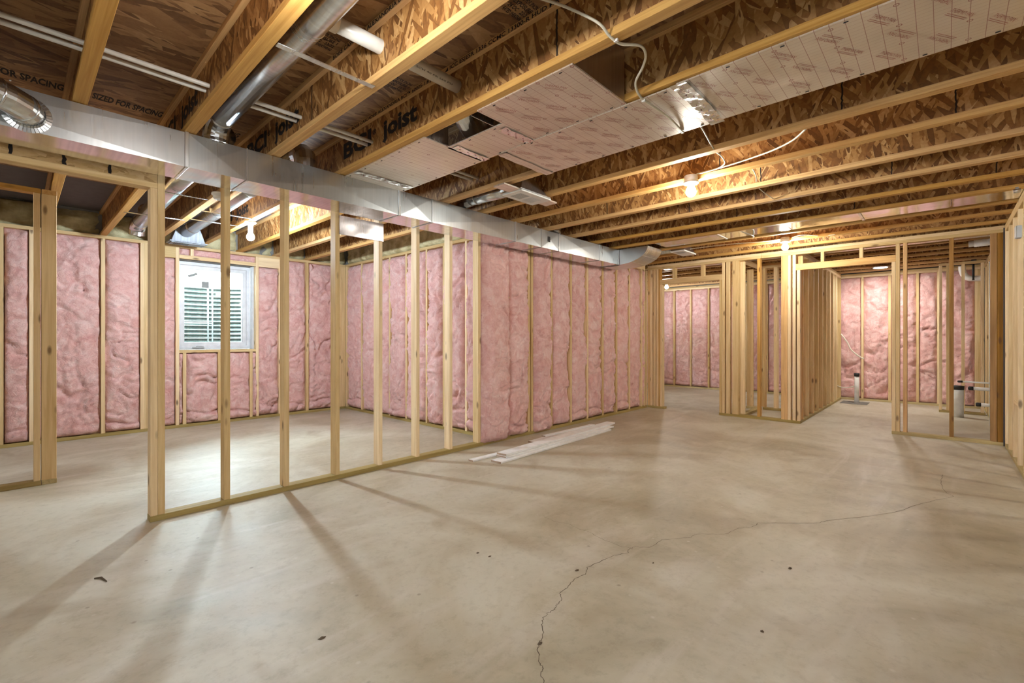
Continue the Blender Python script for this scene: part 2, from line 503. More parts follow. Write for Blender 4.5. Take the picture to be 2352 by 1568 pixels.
def text_mesh(name, parent, s, size, origin, xdir, ydir, mat, bold=0.0, width=None, align='LEFT'):
    cu = bpy.data.curves.new('txt', 'FONT')
    cu.body = s; cu.size = size; cu.offset = bold; cu.align_x = align
    cu.resolution_u = 2
    ob = bpy.data.objects.new('txt', cu)
    COL.objects.link(ob)
    bpy.context.view_layer.update()
    me = bpy.data.meshes.new_from_object(ob.evaluated_get(bpy.context.evaluated_depsgraph_get()))
    bpy.data.objects.remove(ob); bpy.data.curves.remove(cu)
    A = np.empty(len(me.vertices) * 3); me.vertices.foreach_get('co', A); A = A.reshape(-1, 3)
    if width:
        w = A[:, 0].max() - A[:, 0].min(); A[:, 0] *= width / w
    X, Y = np.array(xdir, float), np.array(ydir, float)
    Z = np.cross(X, Y)
    B = A[:, :1] * X + A[:, 1:2] * Y + 0.0006 * Z
    me.vertices.foreach_set('co', B.ravel()); me.update()
    me.materials.clear(); me.materials.append(W[mat])
    o = bpy.data.objects.new(name, me)
    return link(o, parent, origin)

# ---- noise for soft surfaces
_lat = {}
def vnoise(x, y, seed):
    if seed not in _lat: _lat[seed] = np.random.RandomState(seed).rand(128, 128)
    L = _lat[seed]
    xi = np.floor(x).astype(int); yi = np.floor(y).astype(int)
    fx = x - xi; fy = y - yi
    fx = fx * fx * (3 - 2 * fx); fy = fy * fy * (3 - 2 * fy)
    g = lambda a, b: L[a % 128, b % 128]
    return (g(xi, yi) * (1 - fx) + g(xi + 1, yi) * fx) * (1 - fy) + (g(xi, yi + 1) * (1 - fx) + g(xi + 1, yi + 1) * fx) * fy

def fbm(x, y, seed, oct=4):
    s = 0; a = 0.5
    for i in range(oct):
        s = s + a * vnoise(x * 2 ** i + i * 17.3, y * 2 ** i + i * 9.1, seed); a *= 0.5
    return s

_bn = [0]
def batt(parent, axis, a0, a1, z0, z1, face, out, proud=0.0, res=0.016, roll=None, name='insulation_batt', mat='pink'):
    """a soft fibreglass batt between two studs. axis: the direction the wall runs ('x' or 'y');
    face: the stud face plane; out: +1/-1 which way the room lies"""
    _bn[0] += 1; sd = _bn[0] % 12
    ox, oy = random.uniform(0, 90), random.uniform(0, 90)
    w, h = a1 - a0, z1 - z0
    nu, nv = max(6, int(w / res)), max(8, int(h / res))
    u, v = np.meshgrid(np.linspace(0, 1, nu), np.linspace(0, 1, nv))
    x = u * w; y = v * h
    wx = fbm(x * 3 + ox, y * 3 + oy, sd, 2) * 0.5; wy = fbm(x * 3 + oy, y * 3 + ox, sd + 1, 2) * 0.5
    edge = 1 - np.abs(2 * u - 1) ** 5
    endv = 1 - np.abs(2 * v - 1) ** 40
    d = -0.05 + (0.045 + proud) * np.clip(edge, 0, 1) ** 0.6 * endv
    d += 0.06 * (fbm((x + wx) * 4.5 + ox, (y + wy) * 2.6 + oy, sd + 2, 3) - 0.44)
    d += 0.036 * (fbm((x + wx) * 16 + oy, (y + wy) * 12 + ox, sd + 3, 3) - 0.44)
    # creases: thin valleys where a warped field crosses its middle value
    for k, (fx, fy, amp, wd) in enumerate(((3.0, 1.6, 0.045, 0.025), (6.5, 5.0, 0.03, 0.035), (2.2, 4.6, 0.035, 0.025))):
        f = fbm((x + wx * 1.4) * fx + ox * (k + 1), (y + wy * 1.4) * fy + oy, sd + 4 + k, 2)
        mask = np.clip(fbm(x * 2.0 + oy, y * 2.0 + ox + k * 5, sd + 5, 2) * 3.4 - 0.9, 0, 1)
        d -= amp * mask * np.exp(-((f - 0.375) / wd) ** 2)
    d += 0.013 * (vnoise((x + wx) * 55 + ox, (y + wy) * 42 + oy, sd + 8) - 0.5)
    rg_ = fbm((x + wx * 1.5 + y * .2) * 9 + ox, (y + wy * 1.5) * 13 + oy, sd + 7, 2)
    d += 0.016 * ((1 - np.abs(2 * rg_ / 0.75 - 1)) ** 3 - 0.3)
    if roll is None: roll = random.random() < 0.55
    if roll:
        zr = random.uniform(0.09, 0.16)
        zc = zr + 0.02 * np.sin(x * 14 + ox)
        d += 0.03 * np.exp(-((y - zc * 0.5) / (zr * 0.4)) ** 2) - 0.035 * np.exp(-((y - zc) / 0.012) ** 2)
    # ragged sides
    side = (fbm(y * 5 + ox, y * 0 + oy, sd + 9, 3) - 0.42) * 0.10
    side2 = (fbm(y * 5 + oy, y * 0 + ox, sd + 9, 3) - 0.42) * 0.10
    xs = x + np.clip(side, -0.012, 1) * (1 - u) ** 3 - np.clip(side2, -0.012, 1) * u ** 3
    xs = np.where((u < 0.001) | (u > 0.999), x, xs)
    d = np.where((u < 0.001) | (u > 0.999), -0.055, d)
    d = np.where((v < 0.001) | (v > 0.999), -0.075, d)
    a = a0 + xs; z = z0 + y; f = face + out * d
    V = np.stack([a, f, z] if axis == 'x' else [f, a, z], -1).reshape(-1, 3)
    I = np.arange(nu * nv).reshape(nv, nu)
    q = np.stack([I[:-1, :-1], I[:-1, 1:], I[1:, 1:], I[1:, :-1]], -1).reshape(-1, 4)
    flip = (axis == 'x' and out > 0) or (axis == 'y' and out < 0)
    if flip: q = q[:, ::-1]
    c = ((a0 + a1) / 2, face, (z0 + z1) / 2) if axis == 'x' else (face, (a0 + a1) / 2, (z0 + z1) / 2)
    return mesh_obj(name, parent, V, q.tolist(), mat, c, True)

# ------------------------------------------------------------------ the setting: slab, foundation, ceiling
ZJ = 2.43      # underside of the joists
DJ = 0.302     # joist depth
ZS = ZJ + DJ   # underside of the subfloor
S = 0.038      # thickness of a two-by

floor = box('floor', None, -2.6, 11.6, -3.6, 7.9, -0.12, 0.0, 'concrete', 0)
tag(floor, kind='structure')
# the slab material is in object coordinates, which is fine: the slab never moves

def foundation(name, x0, x1, y0, y1, z0=0.0, z1=ZS):
    o = box(name, None, x0, x1, y0, y1, z0, z1, 'concrete_wall', 0)
    return tag(o, kind='structure')
wbk = empty('wall_back', (-2.7, 1.2, 0), 'structure')     # opening added behind the camera, lets sky light in as fill
for (y0, y1, z0, z1) in ((-3.6, 0.0, 0, ZS), (0.35, 7.9, 0, ZS), (0.0, 0.35, 2.08, ZS)):
    box('foundation_block', wbk, -2.8, -2.6, y0, y1, z0, z1, 'concrete_wall', 0)
back_slab = box('ground_added_back', None, -9, -2.8, -6, 9, -.3, -.1, 'gravel', 0); tag(back_slab, kind='structure')  # unseen slab added outside the opening, blocks sky light from below
foundation('wall_right', -2.6, 11.3, -3.8, -3.6)
foundation('wall_end', 11.14, 11.34, -3.6, 6.4)
foundation('wall_corner', 7.5, 7.54, 3.95, 6.2)
foundation('wall_side', 3.9, 4.1, 3.95, 7.9)
foundation('wall_middle', 4.1, 7.5, 3.86, 3.95)
wf = empty('wall_left', (0, 7.7, 0), 'structure')      # foundation wall around the window
WX0, WX1, WZ0, WZ1 = 1.475, 2.41, 1.03, 2.25
for i, (x0, x1, z0, z1) in enumerate(((-2.6, WX0, 0, ZS), (WX1, 3.9, 0, ZS), (WX0, WX1, 0, WZ0), (WX0, WX1, WZ1, ZS))):
    box('foundation_block', wf, x0, x1, 7.53, 7.78, z0, z1, 'concrete_wall', 0)
wf2 = empty('wall_far_left', (9, 6.2, 0), 'structure')  # side room, with a window that lights its insulation
for (x0, x1, z0, z1) in ((7.5, 8.9, 0, ZS), (9.5, 11.14, 0, ZS), (8.9, 9.5, 0, 1.2), (8.9, 9.5, 1.95, ZS)):
    box('foundation_block', wf2, x0, x1, 6.2, 6.4, z0, z1, 'concrete_wall', 0)

ceiling = empty('ceiling', (0, 0, ZS), 'structure')
JX = [-1.24, -0.75, -0.26, .229, .719, 1.21, 1.70, 2.205, 2.70, 3.178, 3.67, 4.18, 4.69, 5.20, 5.69, 6.24, 6.74] + [7.25 + .51 * i for i in range(8)]
JOIST = {}
for x in JX:
    y1 = 7.53 if x < 3.6 else (3.86 if x < 7.5 else 6.2)
    y0 = -3.6
    j = box('joist', ceiling, x - .0048, x + .0048, y0, y1, ZJ + .03, ZS - .03, 'osb_web', 0)
    box('bottom_flange', j, x - .03, x + .03, y0, y1, ZJ, ZJ + .035, 'lvl', 0.002)
    box('top_flange', j, x - .03, x + .03, y0, y1, ZS - .035, ZS, 'lvl', 0.002)
    JOIST[x] = j
# butt joints in the webs, black with squeezed-out glue
for x, ys in ((2.70, (0.22,)), (3.178, (0.42, 3.0)), (3.67, (-0.05, 1.25)), (4.18, (1.10, 2.55)), (4.69, (0.30, 1.9)), (5.20, (1.6, -0.3)), (5.69, (0.65, 2.3)), (1.21, (2.76,)), (1.70, (1.3,))):
    for y in ys:
        V = []; n = 16
        for i in range(n + 1):
            z = ZJ + .036 + (DJ - .072) * i / n
            o = random.uniform(-.003, .003)
            V += [(x - .0062, y - .004 + o, z), (x - .0062, y + .004 + o, z), (x + .0062, y + .004 + o, z), (x + .0062, y - .004 + o, z)]
        Fc = []
        for i in range(n):
            for k in range(4):
                k2 = (k + 1) % 4
                Fc.append((i * 4 + k, i * 4 + k2, i * 4 + 4 + k2, i * 4 + 4 + k))
        mesh_obj('web_joint', JOIST[x], V, Fc, 'glue', (x, y, ZJ + .15))
# subfloor panels, long side across the joists
yb = [-3.6, -2.42, -1.2, .02, 1.24, 2.46, 3.68, 4.90, 6.12, 7.53]
for r in range(len(yb) - 1):
    xs = -2.6 - (1.22 if r % 2 else 0)
    while xs < 11.14:
        x0, x1 = max(xs, -2.6), min(xs + 2.44, 11.14)
        if x1 - x0 > .05 and not (x0 > 4.0 and x1 < 7.5 and yb[r] > 3.9) and not (yb[r] > 6.0 and x0 > 4.0):
            box('subfloor_panel', ceiling, x0 + .001, x1 - .001, yb[r] + .001, yb[r + 1] - .001, ZS, ZS + .018, 'ply_grey' if r == 8 else 'osb_floor', 0)
        xs += 2.44
leak_cover = box('ceiling_light_block', None, -2.9, 11.4, -3.8, 8.0, ZS + .0185, ZS + .05, 'osb_floor', 0)  # unseen cover added over the panels, stops light leaking through gaps
tag(leak_cover, kind='structure')
# ink stamps on the boards
DN = (1, 0, 0); DNY = (0, -1, 0)
for k, (x, y, s, sz, wd) in enumerate(((0.33, 4.0, 'SIZED FOR SPACING', 0.13, 0.36), (-0.22, 4.02, 'SIZED FOR SPACING', .13, .42),
                                 (0.80, 3.98, 'SIZED FOR SPACING', .13, .36))):
    text_mesh('lettering', ceiling, s, sz, (x, y, ZS - .001), DN, DNY, 'ink', 0.004, wd)
for (x, y) in ((1.50, 2.50), (1.53, 1.52), (1.0, 2.42), (0.36, 1.95)):
    for i, s in enumerate(('RATED SHEATHING', '24 OC   23/32', 'EXPOSURE 1', 'SIZED FOR SPACING')):
        text_mesh('lettering', ceiling, s, .035, (x + .02, y - .005 - i * .036, ZS - .001), DN, DNY, 'ink', 0.001, 0.13)
# the joist maker's print on webs and top flanges
WXD, WYD = (0, -1, 0), (0, 0, 1)
def maker_print(j, x, y):
    text_mesh('lettering', j, 'BCI', .155, (x, y, 2.545), WXD, WYD, 'ink', 0.006, .40)
    text_mesh('lettering', j, '\u00ae', .05, (x, y - .43, 2.60), WXD, WYD, 'ink', 0.001, .05)
    text_mesh('lettering', j, 'joist', .155, (x, y - .57, 2.545), WXD, WYD, 'ink', 0.006, .40)
maker_print(JOIST[1.70], 1.6942, 3.34); maker_print(JOIST[1.21], 1.2042, 3.90)
maker_print(JOIST[1.70], 1.6942, 6.4); maker_print(JOIST[.719], .7132, 4.1)
FL = 'BOISE CASCADE\u00ae ALEXANDRIA BCI\u2122 6000S-1.8 JOIST   \u25e2 ICC ES|ESR 1336 CCMC 13300-R HUD MR-1'
text_mesh('lettering', JOIST[1.70], FL, .030, (1.6698, 3.16, ZS - .029), WXD, WYD, 'ink', 0.0006, 1.92)
text_mesh('lettering', JOIST[1.21], FL, .030, (1.1798, 2.44, ZS - .029), WXD, WYD, 'ink', 0.0006, 1.92)

# ------------------------------------------------------------------ stud walls
def stud(wall, axis, a, face, out, z0=S, z1=2.35, w=S, d=.089, mat='pine', name='stud'):
    """a = lower edge along the wall; face = plane of the room side; the stud lies behind it"""
    b0, b1 = face - out * d, face
    if axis == 'x': return box(name, wall, a, a + w, b0, b1, z0, z1, mat)
    return box(name, wall, b0, b1, a, a + w, z0, z1, mat)
def plate(wall, axis, a0, a1, face, out, z0, mat='pine', name='top_plate', h=S, d=.089):
    b0, b1 = face - out * d, face
    if axis == 'x': return box(name, wall, a0, a1, b0, b1, z0, z0 + h, mat)
    return box(name, wall, b0, b1, a0, a1, z0, z0 + h, mat)

# main partition (open part, then insulated part)
wp = empty('wall_partition', (0.585, 3.73, 0), 'structure')
YF = 3.73
plate(wp, 'x', .585, 7.419, YF, -1, 0, 'treated', 'sole_plate')
plate(wp, 'x', .625, 7.33, YF, -1, ZJ - S); plate(wp, 'x', .625, 7.33, YF, -1, ZJ - 2 * S)
stud(wp, 'x', .587, YF, -1, z1=2.157); stud(wp, 'x', .626, YF, -1, z1=ZJ - 2 * S)
for x in (1.005, 1.413, 1.825, 2.232, 2.640, 3.052):
    stud(wp, 'x', x, YF, -1, z1=ZJ - 2 * S)
# header over the wide opening
box('header', wp, -2.5, .625, YF + .005, YF + .083, 2.192, ZJ, 'osb_beam', .001)
box('header_plate', wp, -2.5, .625, YF, YF + .089, 2.157, 2.192, 'pine')
for x in (-.023, .188, .391, -.24):
    V = []; n = 14
    for i in range(n + 1):
        z = 2.195 + .23 * i / n; o = random.uniform(-.003, .003); w_ = random.uniform(.006, .010)
        V += [(x - w_ + o, YF + .0042, z), (x + w_ + o, YF + .0042, z)]
    mesh_obj('ink_mark', wp, V, [(2 * i, 2 * i + 1, 2 * i + 3, 2 * i + 2) for i in range(n)], 'ink', (x, YF, 2.3))
ms = [3.452, 3.93, 4.283, 4.345, 4.735, 5.165, 5.565, 5.975, 6.37, 6.775, 7.19]
for x in (7.30, 7.378): stud(wp, 'x', x, YF, -1, z1=ZJ - 2 * S)
for x in ms: stud(wp, 'x', x, YF, -1, z1=ZJ - 2 * S)
for i, (a, b) in enumerate(((3.49, 3.925), (3.90, 4.28), (4.386, 4.73), (4.776, 5.16), (5.206, 5.56), (5.606, 5.97), (6.016, 6.365), (6.411, 6.77), (6.816, 7.185), (7.23, 7.33))):
    pr = (.085, .06, .065, .035, .02, .02, .015, .01, .01, 0)[i]
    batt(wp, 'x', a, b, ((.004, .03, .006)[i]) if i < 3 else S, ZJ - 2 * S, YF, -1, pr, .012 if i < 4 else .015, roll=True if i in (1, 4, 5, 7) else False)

# far wall
wr = empty('wall_far', (7.42, 1.5, 0), 'structure')
XF = 7.42
plate(wr, 'y', 3.43, 3.73, XF, -1, 0, 'treated', 'sole_plate')
plate(wr, 'y', 1.457, 2.545, XF, -1, 0, 'treated', 'sole_plate')
plate(wr, 'y', -.49, .475, XF, -1, 0, 'treated', 'sole_plate')
for z in (ZJ - S, ZJ - 2 * S): plate(wr, 'y', -.49, 1.95, XF, -1, z); plate(wr, 'y', 1.953, 3.73, XF, -1, z)
# jamb beside the insulation
TOP = ZJ - 2 * S
for y, z1, m in ((3.690, TOP, 'orange'), (3.648, TOP, 'pine'), (3.585, TOP, 'pine'), (3.535, TOP, 'pine'), (3.470, 2.093, 'pine')):
    stud(wr, 'y', y, XF, -1, z1=z1, mat=m)
stud(wr, 'y', 3.508 + .0, XF, -1, z1=TOP, w=.026, mat='orange')
# right side of the door and the closet front
for y, w_, z1, m in ((2.502, S, 2.093, 'pine'), (2.462, S, TOP, 'pine'), (2.385, .055, TOP, 'pine'), (2.262, .089, TOP, 'pine'),
                     (1.966, S, TOP, 'orange'), (1.612, .08, TOP, 'orange'), (1.572, S, TOP, 'pine'), (1.512, S, TOP, 'pine'), (1.459, S, 2.135, 'pine'),
                     (.437, S, 2.135, 'pine'), (.397, S, TOP, 'pine'), (.328, S, TOP, 'orange'), (-.084, S, TOP, 'dark'), (-.478, .045, TOP, 'dark'), (-.430, .05, TOP, 'dark')):
    stud(wr, 'y', y, XF, -1, z1=z1, w=w_, mat=m)
box('gap_strip', wr, XF - .012, XF - .004, -.489, -.479, .0, 2.40, 'blue_edge', 0)  # dark navy strip between the corner stud and the right wall
box('header', wr, XF, XF + .089, 2.50, 3.51, 2.093, 2.175, 'pine')
box('header', wr, XF, XF + .089, .435, 1.512, 2.135, 2.222, 'orange')
for y in (3.245, 2.78): box('cripple_stud', wr, XF, XF + .089, y, y + .045, 2.175, TOP, 'pine')
for y in (1.18, .76): box('cripple_stud', wr, XF, XF + .089, y, y + S, 2.222, TOP, 'pine')

# insulated end wall
we = empty('wall_end_studs', (11.03, 1.5, 0), 'structure')
XE = 11.03
plate(we, 'y', -.49, 6.1, XE, -1, 0, 'treated', 'sole_plate'); plate(we, 'y', -.49, 6.1, XE, -1, 2.355); plate(we, 'y', -.49, 6.1, XE, -1, 2.392)
es = [5.66, 5.25, 4.85, 4.44, 4.02, 3.61, 3.20, 2.79, 2.38, 1.95, 1.53, 1.14, .735, .345, .07, -.40]
for y in es: stud(we, 'y', y - .019, XE, -1, z1=2.355)
stud(we, 'y', -.45, XE, -1, z1=2.355)
for a, b in zip(es[1:], es[:-1]):
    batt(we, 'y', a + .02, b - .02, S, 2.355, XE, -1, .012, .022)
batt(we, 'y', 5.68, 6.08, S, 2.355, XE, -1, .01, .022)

# partitions beyond the far wall
wb = empty('wall_bath_left', (9, 1.46, 0), 'structure')
plate(wb, 'x', 7.51, 10.94, 1.459, -1, 0, 'treated', 'sole_plate')
plate(wb, 'x', 7.51, 10.94, 1.459, -1, ZJ - S); plate(wb, 'x', 7.51, 10.94, 1.459, -1, ZJ - 2 * S)
for i, x in enumerate((7.60, 7.97, 8.34, 8.70, 9.06, 9.41, 9.75, 10.1, 10.45)): stud(wb, 'x', x, 1.459, -1, z1=TOP, mat='orange' if i < 1 else 'pine')
stud(wb, 'x', 10.90, 1.459, -1, z1=TOP)
wc = empty('wall_closet', (8, 2.3, 0), 'structure')
plate(wc, 'x', 7.51, 8.46, 2.30, 1, 0, 'treated', 'sole_plate'); plate(wc, 'x', 7.51, 8.62, 2.30, 1, TOP)
for x in (7.55, 8.58): stud(wc, 'x', x, 2.30, 1, z1=TOP)
box('stud', wc, 8.50, 8.538, 2.36, 2.455, S, TOP, 'pine')
box('sole_plate', wc, 8.46, 8.62, 2.30, 2.46, 0, S, 'treated')
plate(wc, 'y', 1.55, 2.21, 8.50, -1, 0, 'treated', 'sole_plate'); plate(wc, 'y', 1.55, 2.21, 8.50, -1, TOP)
for y, w_ in ((2.172, S), (1.992, .055), (1.57, S)): stud(wc, 'y', y, 8.50, -1, z1=TOP, w=w_)

# right wall, running past the camera
wrr = empty('wall_near', (3, -.49, 0), 'structure')
YR = -.49
plate(wrr, 'x', 1.6, 7.41, YR, 1, 0, 'treated', 'sole_plate')
plate(wrr, 'x', 1.6, 7.41, YR, 1, ZJ - S); plate(wrr, 'x', 1.6, 7.41, YR, 1, ZJ - 2 * S)
x = 7.36; i = 0
while x > 1.6:
    stud(wrr, 'x', x, YR, 1, z1=TOP); x -= (.37 if i == 0 else .406); i += 1
box('blocking', wrr, 6.19, 6.55, YR - .085, YR - .005, .56, .598, 'pine')
wr2 = empty('wall_bath_right', (9, -.49, 0), 'structure')
plate(wr2, 'x', 7.51, 10.94, YR, 1, 0, 'treated', 'sole_plate'); plate(wr2, 'x', 7.51, 10.94, YR, 1, ZJ - S); plate(wr2, 'x', 7.51, 10.94, YR, 1, TOP)
for k, x in enumerate((7.56, 7.92, 8.32, 8.72, 9.13, 9.53, 9.95, 10.35, 10.75)):
    stud(wr2, 'x', x, YR, 1, z1=TOP, mat='dark' if k in (1, 3) else 'pine')
wbp = empty('wall_bath_stub', (10.2, -.2, 0), 'structure')
plate(wbp, 'y', -.47, .06, 10.15, -1, 0, 'treated', 'sole_plate'); plate(wbp, 'y', -.47, .06, 10.15, -1, TOP)
for y in (.020, -.065, -.24, -.455): stud(wbp, 'y', y, 10.15, -1, z1=TOP)

# side wall of the window room (faces the opening)
ws = empty('wall_side_studs', (3.8, 5.5, 0), 'structure')
XS = 3.8
plate(ws, 'y', 3.82, 7.42, XS, -1, 0, 'treated', 'sole_plate'); plate(ws, 'y', 3.82, 7.42, XS, -1, ZJ - S)
ss = [7.36, 6.87, 6.42, 6.05, 5.62, 5.14, 4.77, 4.33, 3.99]
for y in ss: stud(ws, 'y', y - .019, XS, -1, z1=ZJ - S)
for k, (a, b) in enumerate(zip(ss[1:], ss[:-1])):
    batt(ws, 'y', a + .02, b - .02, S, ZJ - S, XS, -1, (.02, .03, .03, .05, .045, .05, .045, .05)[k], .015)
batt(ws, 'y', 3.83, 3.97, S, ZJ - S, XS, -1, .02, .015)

# window wall
wl = empty('wall_window', (1, 7.42, 0), 'structure')
YW = 7.42
plate(wl, 'x', -2.5, 3.8, YW, -1, 0, 'treated', 'sole_plate'); plate(wl, 'x', -2.5, 3.8, YW, -1, ZJ - S)
ZT = ZJ - S
for x in (-2.3, -1.9, -1.5, -1.1, -.7, -.31, -.134, .095, .694, 1.069, 1.107, 2.735, 3.150, 3.70):
    stud(wl, 'x', x, YW, -1, z1=ZT)
stud(wl, 'x', 3.738, YW, -1, z1=ZT, w=.062); stud(ws, 'y', 7.381, XS, -1, z1=ZJ - S); stud(wl, 'x', 1.437, YW, -1, z1=ZT); stud(wl, 'x', 2.412, YW, -1, z1=ZT)
box('sill_plate', wl, 1.475, 2.412, YW, YW + .089, .992, 1.03, 'pine')
box('header', wl, 1.475, 2.412, YW, YW + .03, 2.25, 2.30, 'pine')
box('header', wl, 1.145, 1.437, YW, YW + .06, 2.25, ZT, 'pine'); box('header', wl, 2.45, 2.735, YW, YW + .06, 2.25, ZT, 'pine')
box('cripple_stud', wl, 1.60, 1.638, YW, YW + .06, 2.30, ZT, 'pine')
for x in (1.515, 1.925, 2.33): box('cripple_stud', wl, x, x + S, YW, YW + .089, S, .992, 'pine')
for a, b in ((-.27, -.134), (-.096, .095), (.133, .694), (.732, 1.069), (1.145, 1.437), (2.45, 2.735), (2.773, 3.15), (3.188, 3.70)):
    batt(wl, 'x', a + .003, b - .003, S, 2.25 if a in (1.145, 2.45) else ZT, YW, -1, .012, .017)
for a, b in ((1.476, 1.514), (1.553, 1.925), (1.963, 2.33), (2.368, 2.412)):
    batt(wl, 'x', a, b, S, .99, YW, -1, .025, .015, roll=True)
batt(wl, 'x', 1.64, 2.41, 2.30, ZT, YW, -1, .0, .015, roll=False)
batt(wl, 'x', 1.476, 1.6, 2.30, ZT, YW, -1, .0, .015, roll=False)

# stub partition at the left
wt = empty('wall_stub', (.2, 5.33, 0), 'structure')
YT = 5.33
plate(wt, 'x', -2.5, .136, YT, -1, 0, 'treated', 'sole_plate'); box('sole_plate', wt, .139, .227, YT - .0, YT + .089, 0, S, 'treated')
plate(wt, 'x', -2.5, .134, YT, -1, 2.355, 'orange'); box('top_plate', wt, .138, .227, YT, YT + .089, 2.355, 2.393, 'orange')
stud(wt, 'x', .093, YT, -1, z0=S, z1=2.355)
stud(wt, 'x', .137, YT, -1, z0=S, z1=2.355, w=.088)
stud(wt, 'x', -.6, YT, -1, z1=2.355); stud(wt, 'x', -1.0, YT, -1, z1=2.355)

# ---- sprayed foam in the rim of the floor
def foam(parent, axis, a0, a1, z0, z1, face, out):
    return batt(parent, axis, a0, a1, z0, z1, face, out, .03, .03, roll=False, name='spray_foam', mat='foam')
for a, b in zip(JX[:-1], JX[1:]):
    if b < 3.6: foam(wl, 'x', a + .008, b - .008, ZJ - .0, ZS, 7.50, -1)
foam(wl, 'x', 3.19, 3.86, ZJ, ZS, 7.50, -1)
batt(ws, 'y', 3.86, 7.45, ZJ - .0, ZS, 3.84, -1, .06, .03, roll=False, name='spray_foam', mat='foam')

# ------------------------------------------------------------------ window
wn = empty('window_1', ((WX0 + WX1) / 2, 7.62, WZ0), 'structure')
def frame_ring(name, parent, x0, x1, z0, z1, w, y0, y1, mat, b=.004):
    """four mitred members as one ring"""
    V = []
    for y in (y0, y1):
        for (xx, zz) in ((x0, z0), (x1, z0), (x1, z1), (x0, z1)): V.append((xx, y, zz))
        for (xx, zz) in ((x0 + w, z0 + w), (x1 - w, z0 + w), (x1 - w, z1 - w), (x0 + w, z1 - w)): V.append((xx, y, zz))
    Fc = []
    for k in range(4):
        k2 = (k + 1) % 4
        Fc += [(k, k2, 4 + k2, 4 + k), (8 + k2, 8 + k, 12 + k, 12 + k2), (k, 8 + k, 8 + k2, k2), (4 + k2, 12 + k2, 12 + k, 4 + k)]
    o = mesh_obj(name, parent, V, Fc, mat, ((x0 + x1) / 2, y0, (z0 + z1) / 2))
    m = o.modifiers.new('bevel', 'BEVEL'); m.width = b; m.segments = 2; m.limit_method = 'ANGLE'
    return o
FX0, FX1 = 1.478, 2.388
frame_ring('window_frame', wn, FX0, FX1, 1.036, 2.243, .045, 7.61, 7.70, 'window_white')
frame_ring('sash', wn, FX0 + .046, FX1 - .046, 1.082, 2.197, .05, 7.625, 7.685, 'window_white')
box('pane', wn, FX0 + .09, FX1 - .09, 7.652, 7.660, 1.13, 2.15, 'glass', 0)
cr = box('crank_handle', wn, 1.66, 1.80, 7.585, 7.609, 1.05, 1.068, 'box_grey', .004)
tube('crank_arm', cr, [(1.70, 7.592, 1.068), (1.72, 7.580, 1.078), (1.79, 7.578, 1.070)], .005, 'box_grey', 8)
box('sash_lock', wn, 2.345, 2.36, 7.59, 7.61, 1.17, 1.29, 'window_white', .004)
s1 = box('sticker', wn, -.06 + 1.675, .06 + 1.675, 7.649, 7.651, 2.05, 2.085, 'tag_grey', 0); s1.rotation_euler = (0, -math.radians(25), 0)
box('sticker', wn, 1.78, 1.87, 7.649, 7.651, 1.90, 1.99, 'tag_grey', 0)
box('jamb_liner', wn, 2.392, 2.408, 7.50, 7.61, 1.03, 2.25, 'window_white', .002)
box('head_liner', wn, 1.476, 2.39, 7.50, 7.61, 2.246, 2.2495, 'concrete_wall', 0)
# outside: galvanised window well, ladder, ground, trees
well = empty('window_well', (1.95, 7.85, .8), label='corrugated half-round metal window well outside the window', cat='window well')
V, Fc = [], []
nz = int(1.25 / .0111); na = 40
for i in range(nz + 1):
    z = .78 + i * .0111
    rr = .80 + .016 * math.sin(2 * PI * z / .0667)
    for k in range(na + 1):
        a = PI * k / na
        V.append((1.95 + rr * math.cos(a), 7.86 + rr * 1.0 * math.sin(a), z))
for i in range(nz):
    for k in range(na):
        Fc.append((i * (na + 1) + k, i * (na + 1) + k + 1, (i + 1) * (na + 1) + k + 1, (i + 1) * (na + 1) + k))
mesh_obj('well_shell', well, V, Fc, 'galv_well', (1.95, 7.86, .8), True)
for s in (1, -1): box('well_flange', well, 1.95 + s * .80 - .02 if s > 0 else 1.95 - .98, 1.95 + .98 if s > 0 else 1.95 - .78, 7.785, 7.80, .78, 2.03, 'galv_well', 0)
lad = empty('escape_ladder', (2.05, 8.35, .8), label='grey steel escape ladder standing in the window well', cat='ladder')
for x in (2.04, 2.10): tube('ladder_rail', lad, [(x, 8.40, .82), (x, 8.40, 2.2)], .011, 'box_grey', 8)
for z in (1.0, 1.42, 1.70): tube('ladder_rung', lad, [(1.70, 8.40, z), (2.10, 8.40, z)], .010, 'box_grey', 8)
g = box('ground_outside', None, 1.1, 2.8, 7.78, 8.7, .6, .8, 'gravel', 0); tag(g, kind='structure')
V = []; Fc = []
for k in range(25):
    a = PI * k / 24
    V.append((1.95 + .83 * math.cos(a), 7.86 + .83 * math.sin(a), 1.97))
    V.append((1.95 + 30 * math.cos(a), 7.86 + 30 * math.sin(a) + .0, 2.1))
for k in range(24): Fc.append((2 * k, 2 * k + 1, 2 * k + 3, 2 * k + 2))
lawn = mesh_obj('ground_lawn', None, V, Fc, 'leaf', (1.95, 12, 2)); tag(lawn, kind='structure')
